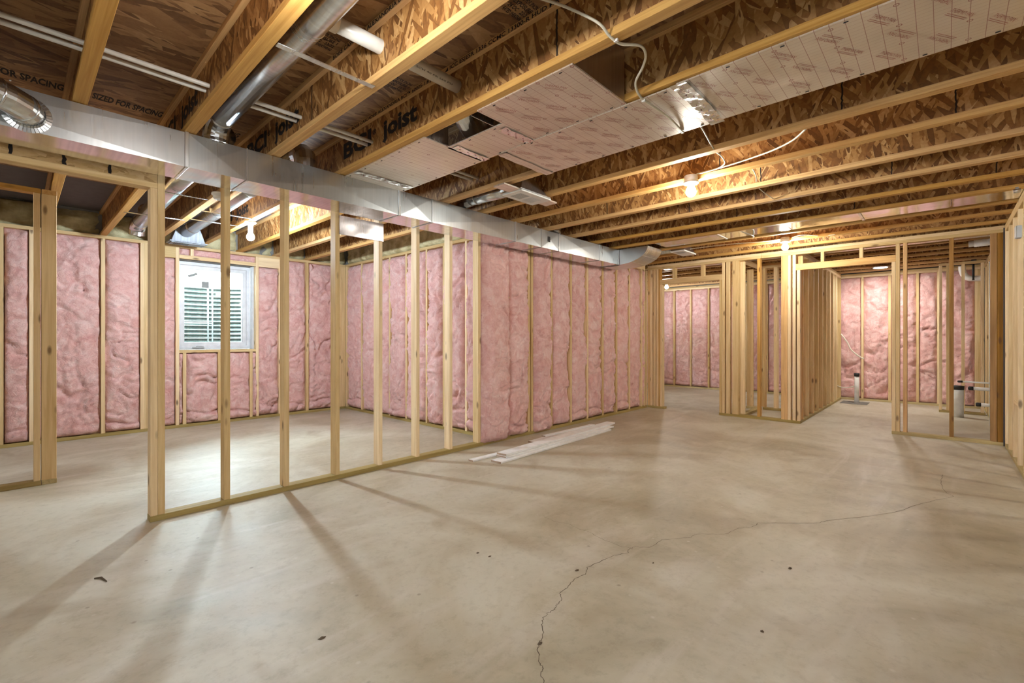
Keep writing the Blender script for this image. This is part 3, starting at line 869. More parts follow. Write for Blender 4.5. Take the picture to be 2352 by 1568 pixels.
for ti, (tx, ty, hh, lab) in enumerate(((1.9, 14.5, 4.2, 'slim leafy tree seen through the middle of the window'), (-3.5, 19.0, 4.0, 'leafy tree seen through the upper window corner away from the sash lock'),
                                     (8.5, 21.0, 4.5, 'broad leafy tree beyond the well, seen past the sash lock'))):
    tr = empty('tree', (tx, ty, 2.0), label=lab, cat='tree')
    tube('trunk', tr, [(tx, ty, 2.0), (tx + .05, ty, 2.0 + hh * .5), (tx - .05, ty, 2.0 + hh)], [.12, .09, .04], 'bark', 10)
    V, Fc = [], []
    for k in range(900):
        c = Vector((random.gauss(0, 1.0), random.gauss(0, .9), random.gauss(0, .9))) + Vector((tx, ty, 2.0 + hh * .62))
        u = Vector((random.uniform(-1, 1), random.uniform(-1, 1), random.uniform(-1, 1))).normalized() * .09
        v = u.orthogonal().normalized() * .05
        b = len(V); V += [tuple(c - u), tuple(c + v), tuple(c + u), tuple(c - v)]; Fc.append((b, b + 1, b + 2, b + 3))
    tag(mesh_obj('foliage', tr, V, Fc, 'leaf', (tx, ty, 4)), kind='stuff')

# ------------------------------------------------------------------ trunk duct
DY0, DY1, DZ0, DZ1 = 3.335, 3.63, 2.219, 2.425
duct = empty('trunk_duct', (3, 3.48, DZ0), label='long rectangular galvanised trunk duct running under the joists', cat='duct')
seams = [-1.5, .70, 1.03, 2.19, 2.53, 3.63, 4.06, 4.39, 5.27, 5.75]
for k, (a, b) in enumerate(zip(seams[:-1], seams[1:])):
    g_ = .0015
    y0, y1, z0, z1 = DY0, DY1, DZ0, DZ1
    V = [(a + g_, y0, z0), (b - g_, y0, z0), (b - g_, y1, z0), (a + g_, y1, z0), (a + g_, y0, z1), (b - g_, y0, z1), (b - g_, y1, z1), (a + g_, y1, z1)]
    # cross-broken front face: a shallow pyramid stiffens the sheet
    cx, cz = (a + b) / 2, (z0 + z1) / 2
    V += [(cx, y0 - .004, cz)]
    Fc = [(0, 1, 8), (1, 5, 8), (5, 4, 8), (4, 0, 8), (3, 2, 1, 0), (2, 3, 7, 6), (4, 5, 6, 7), (0, 4, 7, 3), (1, 2, 6, 5)]
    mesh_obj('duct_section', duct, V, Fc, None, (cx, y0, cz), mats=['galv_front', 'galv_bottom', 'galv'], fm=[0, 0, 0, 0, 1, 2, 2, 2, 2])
for k, x in enumerate(seams[1:]):
    w_ = .022 if k % 2 == 0 else .010
    box('drive_cleat', duct, x - w_ / 2, x + w_ / 2, DY0 - .007, DY0, DZ0 - .004, DZ1 + .004, 'galv', .002)
    box('slip_cleat', duct, x - .008, x + .008, DY0 - .002, DY1 + .002, DZ0 - .005, DZ0, 'galv', .002)
box('access_patch', duct, 4.17, 4.215, DY0 - .006, DY0 - .003, 2.30, 2.36, 'black', .001)
# lower elbow at the end, turning towards the joist bay and up
EX0, EX1 = 5.77, 6.19
V, Fc, n = [], [], 14
box('duct_collar', duct, 5.75, 5.84, DY0, DY1, DZ0, DZ1, 'galv', .002)
for i in range(n + 1):
    t = i / n * PI / 2
    y = 3.33 - .43 * math.sin(t) ; z = DZ1 + .004 - (DZ1 + .004 - DZ0) * math.cos(t)
    for x in (EX0, EX1): V.append((x, y, z))
base_n = len(V)
V += [(EX0, 3.63, DZ0), (EX1, 3.63, DZ0), (EX0, 3.63, DZ1 + .004), (EX1, 3.63, DZ1 + .004)]
fm = []
for i in range(n):
    Fc.append((2 * i, 2 * i + 2, 2 * i + 3, 2 * i + 1)); fm.append(1)
Fc.append((0, 1, base_n + 1, base_n)); fm.append(1)
Fc.append(tuple([2 * i for i in range(n, -1, -1)] + [base_n, base_n + 2])); fm.append(0)
Fc.append(tuple([2 * i + 1 for i in range(n + 1)] + [base_n + 3, base_n + 1])); fm.append(0)
Fc.append((base_n, base_n + 1, base_n + 3, base_n + 2)); fm.append(0)
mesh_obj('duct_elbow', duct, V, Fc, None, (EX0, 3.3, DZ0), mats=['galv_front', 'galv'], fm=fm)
# ribs on the outlet throat
for k, t in enumerate((.45, .95)):
    y = 3.33 - .43 * math.sin(t); z = DZ1 + .004 - (DZ1 + .004 - DZ0) * math.cos(t)
    box('throat_seam', duct, EX0 - .001, EX1 + .001, y - .004, y + .004, z - .004, z + .002, 'galv', .001)
bd = empty('bay_duct', (5.9, 1.2, 2.44), label='flat galvanised duct filling one joist bay before the far wall', cat='duct')
for a, b in ((-.9, -.05), (-.05, .62), (.62, 1.28), (1.28, 2.0), (2.0, 2.80)):
    box('duct_section', bd, 5.735, 6.10, a + .002, b - .002, ZJ + .008, ZJ + .22, 'galv_bottom', .004)
for y in (.62, 2.0): box('drive_cleat', bd, 5.733, 6.12, y - .012, y + .012, ZJ + .002, ZJ + .008, 'galv', .002)
fb = empty('foil_bay_panel', (7.75, 1.5, 2.42), label='pinkish foil panning panel under a joist bay behind the far wall', cat='panel')
for a, b in ((-.45, 1.4), (1.56, 3.7)): box('foil_sheet', fb, 7.53, 8.06, a, b, ZJ - .006, ZJ - .001, 'foil', 0)

# ---- round ducts
def ring(parent, c, axis, r, mat='galv_pipe', w=.006):
    pr = [(r, -w), (r + .003, -w * .4), (r + .003, w * .4), (r, w)]
    return lathe('seam_ring', parent, pr, c, mat, 24, axis)
def round_duct(name, label, path_main, r, rings, mat='galv_pipe'):
    e = empty(name, path_main[0], label=label, cat='duct')
    return e
# duct A: bay nearest the camera, over the trunk
rd = empty('round_duct', (.87, 3.4, 2.43), label='round galvanised duct with an elbow off the trunk, running out the top of the photo', cat='duct')
tube('duct_pipe', rd, [(.868, 3.28, 2.56), (.865, 2.2, 2.552), (.862, .9, 2.55), (.86, -1.2, 2.55)], .068, 'galv_pipe', 24)
tube('duct_elbow', rd, [(.868, 3.40, 2.415), (.868, 3.40, 2.46), (.868, 3.385, 2.50), (.868, 3.36, 2.53), (.868, 3.32, 2.55), (.868, 3.27, 2.56)], [.074, .074, .073, .072, .071, .070], 'galv_pipe', 20, smooth=False)
for y in (3.26, 2.0): ring(rd, (.866, y, 2.555), 'y', .069)
lathe('takeoff_collar', rd, [(.092, 0), (.080, .004), (.076, .008), (.076, .03)], (.868, 3.41, DZ1), 'galv_pipe', 24)
st = box('hanger_strap', None, .75, 1.205, 2.045, 2.075, ZJ - .006, ZJ - .001, 'galv', .001)
tag(st, 'thin metal strap nailed across two joists under the round duct', 'strap')
V, Fc = [], []
# duct B: black-looking collar one bay over, passing over the trunk into the window room
rb = empty('round_duct', (1.45, 3.45, 2.43), label='round galvanised duct feeding the register boot above the window', cat='duct')
tube('duct_elbow', rb, [(1.45, 3.43, 2.415), (1.45, 3.43, 2.48), (1.45, 3.445, 2.52), (1.45, 3.48, 2.55), (1.45, 3.56, 2.56)], [.078, .078, .077, .075, .072], 'galv_pipe', 20, smooth=False)
tube('duct_pipe', rb, [(1.45, 3.54, 2.56), (1.45, 5.2, 2.54), (1.45, 6.92, 2.52)], .072, 'galv_pipe', 24)
for y in (4.6, 5.6, 6.6): ring(rb, (1.45, y, 2.545 - (y - 4.6) * .01), 'y', .073)
def frustum(name, parent, lo, hi, z0, z1, mat):
    (x0, x1, y0, y1), (X0, X1, Y0, Y1) = lo, hi
    V = [(x0, y0, z0), (x1, y0, z0), (x1, y1, z0), (x0, y1, z0), (X0, Y0, z1), (X1, Y0, z1), (X1, Y1, z1), (X0, Y1, z1)]
    Fc = [(3, 2, 1, 0), (4, 5, 6, 7), (0, 1, 5, 4), (1, 2, 6, 5), (2, 3, 7, 6), (3, 0, 4, 7)]
    o = mesh_obj(name, parent, V, Fc, mat, ((x0 + x1) / 2, (y0 + y1) / 2, z0))
    m = o.modifiers.new('bevel', 'BEVEL'); m.width = .003; m.segments = 1
    return o
frustum('register_boot', rb, (1.30, 1.66, 6.95, 7.13), (1.36, 1.58, 6.90, 7.05), 2.40, 2.60, 'galv_dull')
box('boot_rim', rb, 1.28, 1.68, 6.93, 7.15, 2.385, 2.40, 'galv_dull', .002)
rg = box('register', rb, 1.30, 1.66, 6.95, 7.13, 2.376, 2.385, 'galv_dull', .002)
for k in range(10): box('register_slot', rg, 1.34 + k * .016, 1.347 + k * .016, 6.98, 7.10, 2.374, 2.377, 'black', 0)
# duct C: next bay to the left
rc = empty('round_duct', (.93, 4.0, 2.5), label='round galvanised duct in the bay behind the doubled stud at the opening', cat='duct')
tube('duct_pipe', rc, [(.95, 3.54, 2.55), (.95, 5.2, 2.53), (.95, 6.6, 2.50)], .075, 'galv_pipe', 24)
tube('duct_elbow', rc, [(.95, 6.58, 2.50), (.95, 6.72, 2.49), (.95, 6.80, 2.45), (.95, 6.82, 2.38)], [.077, .077, .077, .077], 'galv_pipe', 20, smooth=False)
for y in (4.3, 5.5, 6.2): ring(rc, (.95, y, 2.54), 'y', .076)
# bracing wires beside the ducts
for k, (p, q, lab) in enumerate((((.72, 4.9, 2.44), (1.21, 4.86, 2.44), 'flat metal strap under the left round duct in the window room'),
                             ((1.23, 5.3, 2.43), (1.70, 5.25, 2.43), 'thin wire strap under the window room duct, nearer the trunk'),
                             ((1.23, 5.75, 2.43), (1.70, 5.72, 2.43), 'thin wire strap under the window room duct, nearer the window'),
                             ((.72, 5.9, 2.43), (1.21, 5.85, 2.43), 'thin wire strap across the bay behind the doubled stud'))):
    tag(tube('hanger_strap', None, [p, q], .006, 'galv', 6), lab, 'strap')
# top left take-off on the trunk face
tl = empty('duct_takeoff', (.03, 3.33, 2.31), label='round elbow take-off with a crimped collar on the front of the trunk duct', cat='duct')
pth = [(.035, 3.335, 2.300), (.03, 3.285, 2.302), (.005, 3.235, 2.305), (-.035, 3.195, 2.31), (-.09, 3.165, 2.315), (-.15, 3.14, 2.32)]
tube('duct_elbow', tl, pth, [.066, .066, .066, .066, .066, .066], 'galv_pipe', 28, smooth=False)
for a, b in ((1, 2), (3, 4)):
    A, B = Vector(pth[a]), Vector(pth[b]); m_ = (A + B) / 2; d_ = (B - A).normalized() * .006
    tube('seam_ring', tl, [tuple(m_ - d_), tuple(m_), tuple(m_ + d_)], [.066, .071, .066], 'galv_pipe', 28)
tube('duct_pipe', tl, [(-.10, 3.16, 2.315), (-.9, 2.88, 2.34)], .069, 'galv_pipe', 28)
V, Fc = [], []
N = 36
for k in range(N):
    a0 = 2 * PI * (k + .08) / N; a1 = 2 * PI * (k + .92) / N
    b = len(V)
    for r, y in ((.066, 3.300), (.070, 3.325), (.092, 3.331)):
        for a in (a0, a1): V.append((.035 + r * math.cos(a), y - (.002 if k % 2 else 0), 2.300 + r * math.sin(a)))
    Fc += [(b, b + 1, b + 3, b + 2), (b + 2, b + 3, b + 5, b + 4)]
mesh_obj('crimped_collar', tl, V, Fc, 'galv', (.035, 3.33, 2.3))
for k, (dx, dz) in enumerate(((-.02, .055), (-.09, -.05), (-.12, .04))):
    lathe('screw', tl, [(.004, 0), (.004, .004)], (.0 + dx, 3.12, 2.31 + dz), 'galv', 8, 'y')

# duct with the hanging register, right of centre
rh = empty('register_boot_duct', (2.95, 2.6, 2.4), label='register boot with white grille hanging below the joists on a short round duct', cat='duct')
tube('duct_pipe', rh, [(2.93, 3.28, 2.50), (2.93, 2.72, 2.485)], .062, 'galv_pipe', 24)
ring(rh, (2.93, 3.18, 2.498), 'y', .063)
tube('duct_elbow', rh, [(2.93, 3.44, 2.415), (2.93, 3.43, 2.46), (2.93, 3.38, 2.49), (2.93, 3.30, 2.50), (2.93, 3.26, 2.50)], .066, 'galv_pipe', 20, smooth=False)
frustum('register_boot', rh, (2.79, 3.14, 2.50, 2.70), (2.87, 2.99, 2.56, 2.72), 2.402, 2.56, 'galv')
box('boot_rim', rh, 2.77, 3.16, 2.49, 2.72, 2.394, 2.404, 'galv', .001)
gr = box('register', rh, 2.785, 3.175, 2.495, 2.715, 2.383, 2.394, 'white_plastic', .003)
for j in range(2):
    for k in range(9):
        box('register_slot', gr, 2.84 + j * .15 + k * .013, 2.846 + j * .15 + k * .013, 2.55, 2.67, 2.3822, 2.3835, 'box_grey' if j else 'tag_grey', 0)
box('foil_board', rh, 2.60, 2.785, 2.51, 2.63, 2.392, 2.404, 'foil', .001)
box('foil_board', rh, 3.16, 3.30, 2.53, 2.66, 2.392, 2.404, 'foil', .001)
# take-offs further along
to = empty('duct_takeoff', (4.45, 3.42, 2.43), label='short round take-off on top of the trunk, past the bright duct section', cat='duct')
tube('duct_pipe', to, [(4.45, 3.44, 2.42), (4.45, 3.44, 2.56)], .07, 'galv_pipe', 20)
ring(to, (4.45, 3.44, 2.50), 'z', .071)
rf = empty('ceiling_register', (6.48, 2.7, 2.4), label='white register below the joists near the far doorway', cat='register')
frustum('register_boot', rf, (6.28, 6.68, 2.62, 2.80), (6.36, 6.60, 2.66, 2.90), 2.41, 2.52, 'galv')
rgf = box('register', rf, 6.27, 6.69, 2.61, 2.81, 2.392, 2.41, 'white_plastic', .003)
for k in range(9): box('register_slot', rgf, 6.32 + k * .016, 6.327 + k * .016, 2.65, 2.77, 2.391, 2.3925, 'box_grey', 0)
tube('duct_pipe', rf, [(6.48, 2.88, 2.48), (6.48, 3.4, 2.48)], .06, 'galv_pipe', 20)
# shiny square plate between two studs
mp_ = box('foil_blank', None, 1.853, 2.272, YF - .016, YF - .003, 2.062, 2.222, 'foil_plain', .002)
tag(mp_, 'crinkled foil-faced board fixed across two studs just under the trunk duct', 'panel')

# ---- foil joist panning
PN = 'panning sheets under the joists'
def pan(label, x0, x1, y0, y1, z=ZJ - .004, logos=True, shift=0):
    o = box('panning_sheet', None, x0, x1, y0, y1, z - .004, z + .003, 'foil', 0)
    tag(o, label, 'panel', PN)
    if logos:
        r = 0; y = y1 - .10 - shift
        while y > y0 + .05:
            for c, x in enumerate((x0 + .10, x0 + .26, x0 + .41)):
                if x > x1 - .06: continue
                fl = 1 if (c + r) % 2 == 0 else -1
                a = math.radians(-32 if fl > 0 else 148)
                xd = (math.cos(a), math.sin(a), 0); yd = (math.sin(a), -math.cos(a), 0)
                yy = y - .05 * (c % 2)
                if not (y0 + .06 < yy < y1 - .05): continue
                text_mesh('lettering', o, 'THERMO PAN', .026, (x, yy, z - .0042), xd, yd, 'ink_red', 0.0, .115, 'CENTER')
                nx, ny = yd[0], yd[1]
                for q in (.010, .018):
                    cx, cy = x - nx * q, yy - ny * q
                    hx, hy = xd[0] * .052, xd[1] * .052
                    tx_, ty_ = nx * .0012, ny * .0012
                    Vq = [(cx - hx - tx_, cy - hy - ty_, z - .0046), (cx + hx - tx_, cy + hy - ty_, z - .0046), (cx + hx + tx_, cy + hy + ty_, z - .0046), (cx - hx + tx_, cy - hy + ty_, z - .0046)]
                    mesh_obj('printed_line', o, Vq, [(0, 1, 2, 3)], 'ink_red', (cx, cy, z))
            y -= .17; r += 1
    # staples along the edges
    yy = y0 + .08
    while yy < y1 - .04:
        for xx in (x0 + .018, x1 - .018):
            box('staple', o, xx - .002, xx + .002, yy - .008, yy + .008, z - .0065, z - .004, 'ink', 0)
        yy += .22
    return o
pA = pan('long foil panning sheet running off at the upper right corner', 2.195, 2.72, -.9, .955)
pA2 = pan('pink-lit foil panning sheet carrying the loose cable, right of the open bay', 2.20, 2.72, .94, 2.19, z=ZJ - .009, shift=.05)
pB = pan('square pink foil panning sheet beside the open bay with bare joist sides', 1.712, 2.198, 1.225, 1.86, z=ZJ - .004, shift=.02)
pC = pan('silvery foil panning sheet resting over the trunk duct', 1.715, 2.225, 2.34, 3.345, z=ZJ - .004, logos=False)
pD = pan('narrow foil panning strip joining two wider sheets', 1.91, 2.215, 1.86, 2.36, z=ZJ - .004, logos=False)
def crumpled(name, parent, x0, x1, y0, y1, z, seed, mat='tape', amp=.006):
    nx_, ny_ = 40, 10
    V, Fc = [], []
    for i in range(nx_ + 1):
        for j in range(ny_ + 1):
            x = x0 + (x1 - x0) * i / nx_; y = y0 + (y1 - y0) * j / ny_
            e = (.010 * (vnoise(np.array(x * 24), np.array(seed * 3.3), 3) - .5)) if j in (0, ny_) else 0
            d = amp * float(vnoise(np.array(x * 34.0), np.array(y * 30.0 + seed), 5))
            V.append((x, y + float(e), z - d))
    for i in range(nx_):
        for j in range(ny_):
            a = i * (ny_ + 1) + j
            Fc.append((a, a + 1, a + ny_ + 2, a + ny_ + 1))
    return mesh_obj(name, parent, V, Fc, mat, ((x0 + x1) / 2, (y0 + y1) / 2, z))
def tapes(p, x0, x1, y0, y1, z, seed):
    c = crumpled('foil_tape', p, x0, x1, y0, y1, z, seed)
    k = 0; x = x0 + .03
    while x < x1 - .02:
        box('print_mark', c, x, x + .012, (y0 + y1) / 2 + (.012 if k % 2 else -.014), (y0 + y1) / 2 + (.017 if k % 2 else -.009), z - .0085, z - .0075, 'red_mark', 0)
        x += .034; k += 1
tapes(pA2, 2.17, 2.725, .90, .975, ZJ - .016, 1)
tapes(pC, 1.72, 2.21, 3.16, 3.22, ZJ - .010, 2)
tapes(pD, 1.93, 2.22, 2.28, 2.34, ZJ - .010, 4)
tapes(pB, 1.95, 2.22, 1.87, 1.93, ZJ - .010, 5)
crumpled('foil_tape', pA2, 2.21, 2.72, 2.12, 2.19, ZJ - .016, 6, 'foil', .004)
# upright foil stops at both ends of the return
for y, x0, x1, lab in ((1.228, 1.73, 2.175, 'upright foil end stop between joists at the open bay'), (1.93, 1.73, 1.905, 'upright foil flap beside the gap in the panning'), (2.352, 1.73, 1.91, 'upright foil end of the sheet over the trunk duct')):
    tag(box('end_stop', None, x0, x1, y - .004, y, ZJ - .004, ZS - .04, 'foil_plain', .001), lab, 'panel')
ir = empty('return_elbow', (1.86, 2.2, 2.56), label='round elbow inside the gap in the panning sheets', cat='duct')
tube('duct_elbow', ir, smooth_path([(1.80, 2.12, 2.72), (1.81, 2.12, 2.62), (1.87, 2.14, 2.55), (1.98, 2.2, 2.53)], 3), .075, 'galv_pipe', 20, smooth=False)

# ------------------------------------------------------------------ lamps
def bulb_geo(name, parent, c, mat, r=.039):
    prof = [(.013, .078), (.014, .060), (.017, .048), (.026, .036), (.035, .018), (r, 0.0), (.036, -.015), (.027, -.029), (.014, -.037), (.003, -.039)]
    return lathe(name, parent, prof, c, mat, 20)
W['bulb_w'] = emit('lit_bulb_warm', BULB_WARM, 390)
W['bulb_n'] = emit('lit_bulb_white', BULB_WHITE, 240)
W['bulb_c'] = emit('lit_bulb_cool', BULB_COOL, 1150)
LG = 'bare bulb lamp holders'
def lamp(label, c, style, mat):
    x, y, z = c
    e = empty('ceiling_lamp', (x, y, z + .1), label=label, cat='lamp', group=LG)
    top = z + .155 if style == 'box' else ZJ
    if style == 'box':
        lathe('junction_box', e, [(.048, .125), (.050, .12), (.050, .075), (.047, .072)], (x, y, z), 'white_plastic', 20)
        lathe('lamp_holder', e, [(.056, .078), (.058, .070), (.055, .062), (.034, .056), (.024, .050), (.022, .038)], (x, y, z), 'porcelain', 24)
        box('box_bracket', e, x + .03, x + .045, y - .012, y + .012, z + .09, z + .13, 'white_plastic', .002)
    else:
        h = ZJ - z
        lathe('lamp_holder', e, [(.056, h), (.058, h - .008), (.054, h - .016), (.034, h - .026), (.024, h - .045), (.024, min(.05, h - .05))], (x, y, z), 'porcelain', 24)
    bulb_geo('bulb', e, c, mat)
    return e
lamp('lit bulb on a white round box beside a joist, middle of the open room', (3.595, 1.444, 2.329), 'box', 'bulb_w')
lamp('bare bulb in front of the far wall, above the flat closet post', (6.665, 1.475, 2.342), 'box', 'bulb_w')
lamp('bare bulb under a joist in the window room behind the partition', (1.705, 5.41, 2.266), 'cone', 'bulb_c')
lamp('bare bulb seen through the far doorway', (9.75, 4.455, 2.31), 'cone', 'bulb_n')
lamp('bare bulb above the camera, just outside the top of the photo', (.655, 1.45, 2.335), 'box', 'bulb_n')
wlt = empty('fill_light', (-1.2, .3, 0), label='added fill bulb on a tripod stand, unseen behind the camera', cat='lamp')  # made-up stand lamp that fills the room from behind
tube('stand_pole', wlt, [(-1.2, .3, .25), (-1.2, .3, 1.84)], .012, 'box_grey', 12)
for a in (0, 2.094, 4.189): tube('leg', wlt, [(-1.2, .3, .55), (-1.2 + .38 * math.cos(a), .3 + .38 * math.sin(a), .008)], .009, 'box_grey', 8)
lathe('lamp_socket', wlt, [(.02, 0), (.026, .01), (.026, .06), (.02, .07)], (-1.2, .3, 1.82), 'porcelain', 16)
V, Fc = [], []
lathe('bulb', wlt, [(.013, -.045), (.026, -.02), (.035, 0), (.039, .018), (.034, .036), (.02, .05), (.004, .056)], (-1.2, .3, 1.92), 'bulb_n', 20)
lamp('bare bulb beyond the right-hand stud wall', (5.2, -2.1, 2.335), 'box', 'bulb_w')
lamp('added unseen bulb in the left part of the house', (-1.4, 5.2, 2.335), 'box', 'bulb_n')  # extra bulb outside the view, added for its light
W['disc_on'] = emit('lit_disc', BULB_WHITE, 170)
dl = empty('disc_light', (10.2, .80, 2.42), label='round flush ceiling light in the end room', cat='lamp')
lathe('trim_ring', dl, [(.11, .012), (.115, .004), (.115, 0), (.098, -.003)], (10.2, .80, 2.412), 'white_plastic', 28)
lathe('diffuser', dl, [(.094, -.003), (.094, -.006), (.02, -.009)], (10.2, .80, 2.412), 'disc_on', 28)
eh = empty('lamp_holder', (1.2, 4.55, 2.4), label='white porcelain lamp holder without a bulb, beside a partition stud', cat='lamp')
lathe('holder_base', eh, [(.062, .04), (.066, .032), (.064, .022), (.050, .016), (.055, .004), (.046, -.012), (.030, -.018), (.018, -.012)], (1.195, 4.55, 2.392), 'porcelain', 24)

# ------------------------------------------------------------------ pipes between joists
PG = 'thin white water lines through the joist webs'
for y, lab in ((2.915, 'thin white water line through the joists, the one farther from the trunk duct'), (2.985, 'thin white water line through the joists, the one nearer the trunk duct')):
    tag(tube('water_line', None, [(-1.6, y, 2.555), (3.66, y, 2.555)], .0115, 'pvc', 12), lab, 'pipe', PG)
wp_ = empty('drain_pipe', (1.1, 2.0, 2.6), label='thick white plastic drain pipe through the joist webs', cat='pipe')
tube('pipe_run', wp_, [(.86, 2.0, 2.60), (1.693, 2.0, 2.60)], .034, 'pvc', 20)
tube('pipe_coupling', wp_, [(.90, 2.0, 2.60), (.985, 2.0, 2.60)], .040, 'pvc', 20)
text_mesh('lettering', wp_, 'PVC-1120  SCH 40 PR 260 PSI', .012, (1.25, 1.976, 2.576), (1, 0, 0), (0, -.707, .707), 'ink', 0, .38)

# ------------------------------------------------------------------ cables
def cable(label, pts, r=.0045, k=6):
    return tag(tube('cable', None, smooth_path(pts, k), r, 'cable', 8), label, 'cable')
c1 = cable('cream cable looping from the joist web over the foil sheets', [(1.50, 1.25, 2.62), (1.54, 1.14, 2.55), (1.61, 1.03, 2.47), (1.665, 1.01, 2.435), (1.70, 1.0, 2.424), (1.74, .99, 2.424), (1.84, .96, 2.45), (1.93, .98, 2.46), (2.0, 1.03, 2.455), (2.08, 1.11, 2.44), (2.185, 1.135, 2.42), (2.30, 1.12, 2.408), (2.45, 1.11, 2.404), (2.60, 1.12, 2.404), (2.705, 1.135, 2.41)], .006)
for p in ((1.70, .995, 2.424), (2.21, 1.133, 2.414), (2.70, 1.135, 2.412)): box('cable_staple', c1, p[0] - .006, p[0] + .006, p[1] - .009, p[1] + .009, p[2] - .008, p[2] + .004, 'white_plastic', .001)
cable('short cable drop between two joists before the nearest bulb', [(2.74, 1.09, 2.50), (2.85, 1.08, 2.47), (3.0, 1.10, 2.46), (3.15, 1.115, 2.44)])
cable('thin looped cable ending at the nearest bulb box', [(3.21, 1.12, 2.44), (3.35, 1.13, 2.45), (3.50, 1.16, 2.455), (3.56, 1.22, 2.452), (3.575, 1.30, 2.45), (3.59, 1.40, 2.455)])
cable('white cable swinging from the nearest bulb box back to a joist', [(3.60, 1.40, 2.46), (3.61, 1.25, 2.467), (3.61, 1.12, 2.474), (3.58, .98, 2.475), (3.50, .84, 2.462), (3.36, .70, 2.442), (3.205, .60, 2.432)], .006)
cable('short thin cable end hanging at the joist past the nearest bulb', [(3.70, 1.05, 2.47), (3.85, 1.06, 2.46), (3.98, 1.08, 2.45), (4.12, 1.12, 2.46)], .004)
cable('cable stub across the bay two joists past the nearest bulb', [(4.22, 1.13, 2.44), (4.42, 1.12, 2.43), (4.66, 1.12, 2.44)], .004)
cable('thin cable along the joist side behind the far bulb', [(6.62, 1.44, 2.45), (6.60, 1.7, 2.44), (6.56, 2.1, 2.455), (6.55, 2.6, 2.46), (6.50, 3.1, 2.45), (6.45, 3.5, 2.45)], .006)
cable('thin cable rising from the far bulb box to the next joist', [(6.68, 1.40, 2.46), (6.66, 1.28, 2.47), (6.72, 1.1, 2.44), (6.70, .95, 2.43)], .005)
cable('white cable pair hooked over the bay duct', [(5.72, 1.72, 2.425), (5.85, 1.66, 2.40), (6.0, 1.66, 2.405), (6.2, 1.72, 2.425)], .007)
cable('white cable tail hanging from the stud by the end wall', [(10.90, 1.456, 1.27), (10.88, 1.36, 1.12), (10.88, 1.30, .98), (10.88, 1.20, .87), (10.87, 1.10, .80)], .011)
cable('pale cable drooping over the end wall insulation', [(10.88, 1.62, .33), (10.90, 1.45, .24), (10.92, 1.28, .26), (10.93, 1.18, .34)], .008)

# ------------------------------------------------------------------ plumbing in the end room
def capped(name, label, x, y, r, h, cat='pipe'):
    e = empty(name, (x, y, 0), label=label, cat=cat)
    tube('pipe_riser', e, [(x, y, 0.001), (x, y, h)], r, 'pvc', 20)
    lathe('black_cap', e, [(r + .004, -.05), (r + .006, -.02), (r + .008, .008), (r * .6, .014)], (x, y, h), 'black', 16)
    return e
capped('floor_pipe', 'slim white floor pipe with a black cap near the end wall insulation', 10.54, 1.17, .036, .535)
capped('floor_pipe', 'thick white floor pipe with a black taped cap behind the dark stud', 9.72, -.155, .065, .46)
dr = box('floor_patch', None, 10.3, 10.75, 1.0, 1.4, .0, .004, 'gravel', 0); tag(dr, 'grey patch of bare ground around the slim floor pipe', 'patch')
for k, (z, ln, lab) in enumerate(((.612, .31, 'thin white supply stub, topmost of three on the right wall'), (.53, .21, 'white capped stub pipe, middle of three on the right wall'), (.325, .14, 'white capped stub pipe, lowest of three on the right wall'))):
    e = empty('stub_pipe', (8.5, -.5, z), label=lab, cat='pipe')
    r = .011 if k == 0 else .022
    tube('pipe_run', e, [(8.5, -.53, z), (8.5, -.49 + ln, z + .004)], r, 'pvc', 14)
    lathe('black_cap', e, [(r + .003, 0), (r + .004, .04), (r * .7, .05)], (8.5, -.49 + ln, z + .004), 'black', 12, 'y')
for x, z0, z1, r, lab in ((9.0, .0, 2.2, .014, 'tall white water pipe in the right wall, the farther one'), (8.12, .0, 2.18, .010, 'tall white water pipe in the right wall, the nearer one')):
    e = empty('water_pipe', (x, -.47, z0), label=lab, cat='pipe')
    tube('pipe_run', e, [(x, -.462, z0), (x, -.462, z1)], r, 'pvc', 12)
    lathe('pipe_cap', e, [(r + .004, 0), (r + .004, .03), (.004, .035)], (x, -.462, z1), 'galv', 10)
tb = empty('drain_elbow', (10.5, -.3, 2.2), label='white plastic drain elbow hung on a black strap by the end wall', cat='pipe')
tube('pipe_run', tb, smooth_path([(10.5, -.215, 2.36), (10.5, -.22, 2.28), (10.5, -.25, 2.20), (10.5, -.31, 2.155), (10.5, -.40, 2.145), (10.5, -.47, 2.145)], 4), .045, 'pvc', 18)
tube('strap', tb, [(10.46, -.345, 2.12), (10.46, -.345, 2.43)], .014, 'black', 8)
box('strap_plate', tb, 10.29, 10.48, -.375, -.315, 2.415, 2.43, 'black', .003)
wrp = empty('wrapped_pipe', (8.3, -.36, 2.41), label='white wrapped pipe across the ceiling beside the right wall', cat='pipe')
tube('pipe_run', wrp, [(8.3, -.53, 2.40), (8.3, -.28, 2.39)], .046, 'trim_white', 18)
tube('pipe_end', wrp, [(8.3, -.28, 2.388), (8.3, -.23, 2.386)], .036, 'pvc', 18)
th = empty('wall_box', (5.94, -.49, 2.1), label='small grey plastic box on a stud at the right edge', cat='box')
box('box_body', th, 5.86, 5.95, YR + .001, YR + .035, 2.05, 2.155, 'box_grey', .004)
box('box_lid', th, 5.862, 5.948, YR + .035, YR + .040, 2.053, 2.152, 'white_plastic', .002)
hc = empty('pipe_clamp', (5.62, -.44, 2.41), label='shiny metal clamp under a joist at the right edge', cat='clamp')
tube('clamp_ring', hc, [(5.62, -.46, 2.40), (5.62, -.42, 2.40)], .018, 'galv', 14)
box('clamp_tab', hc, 5.61, 5.63, -.45, -.43, 2.41, 2.43, 'galv', .002)

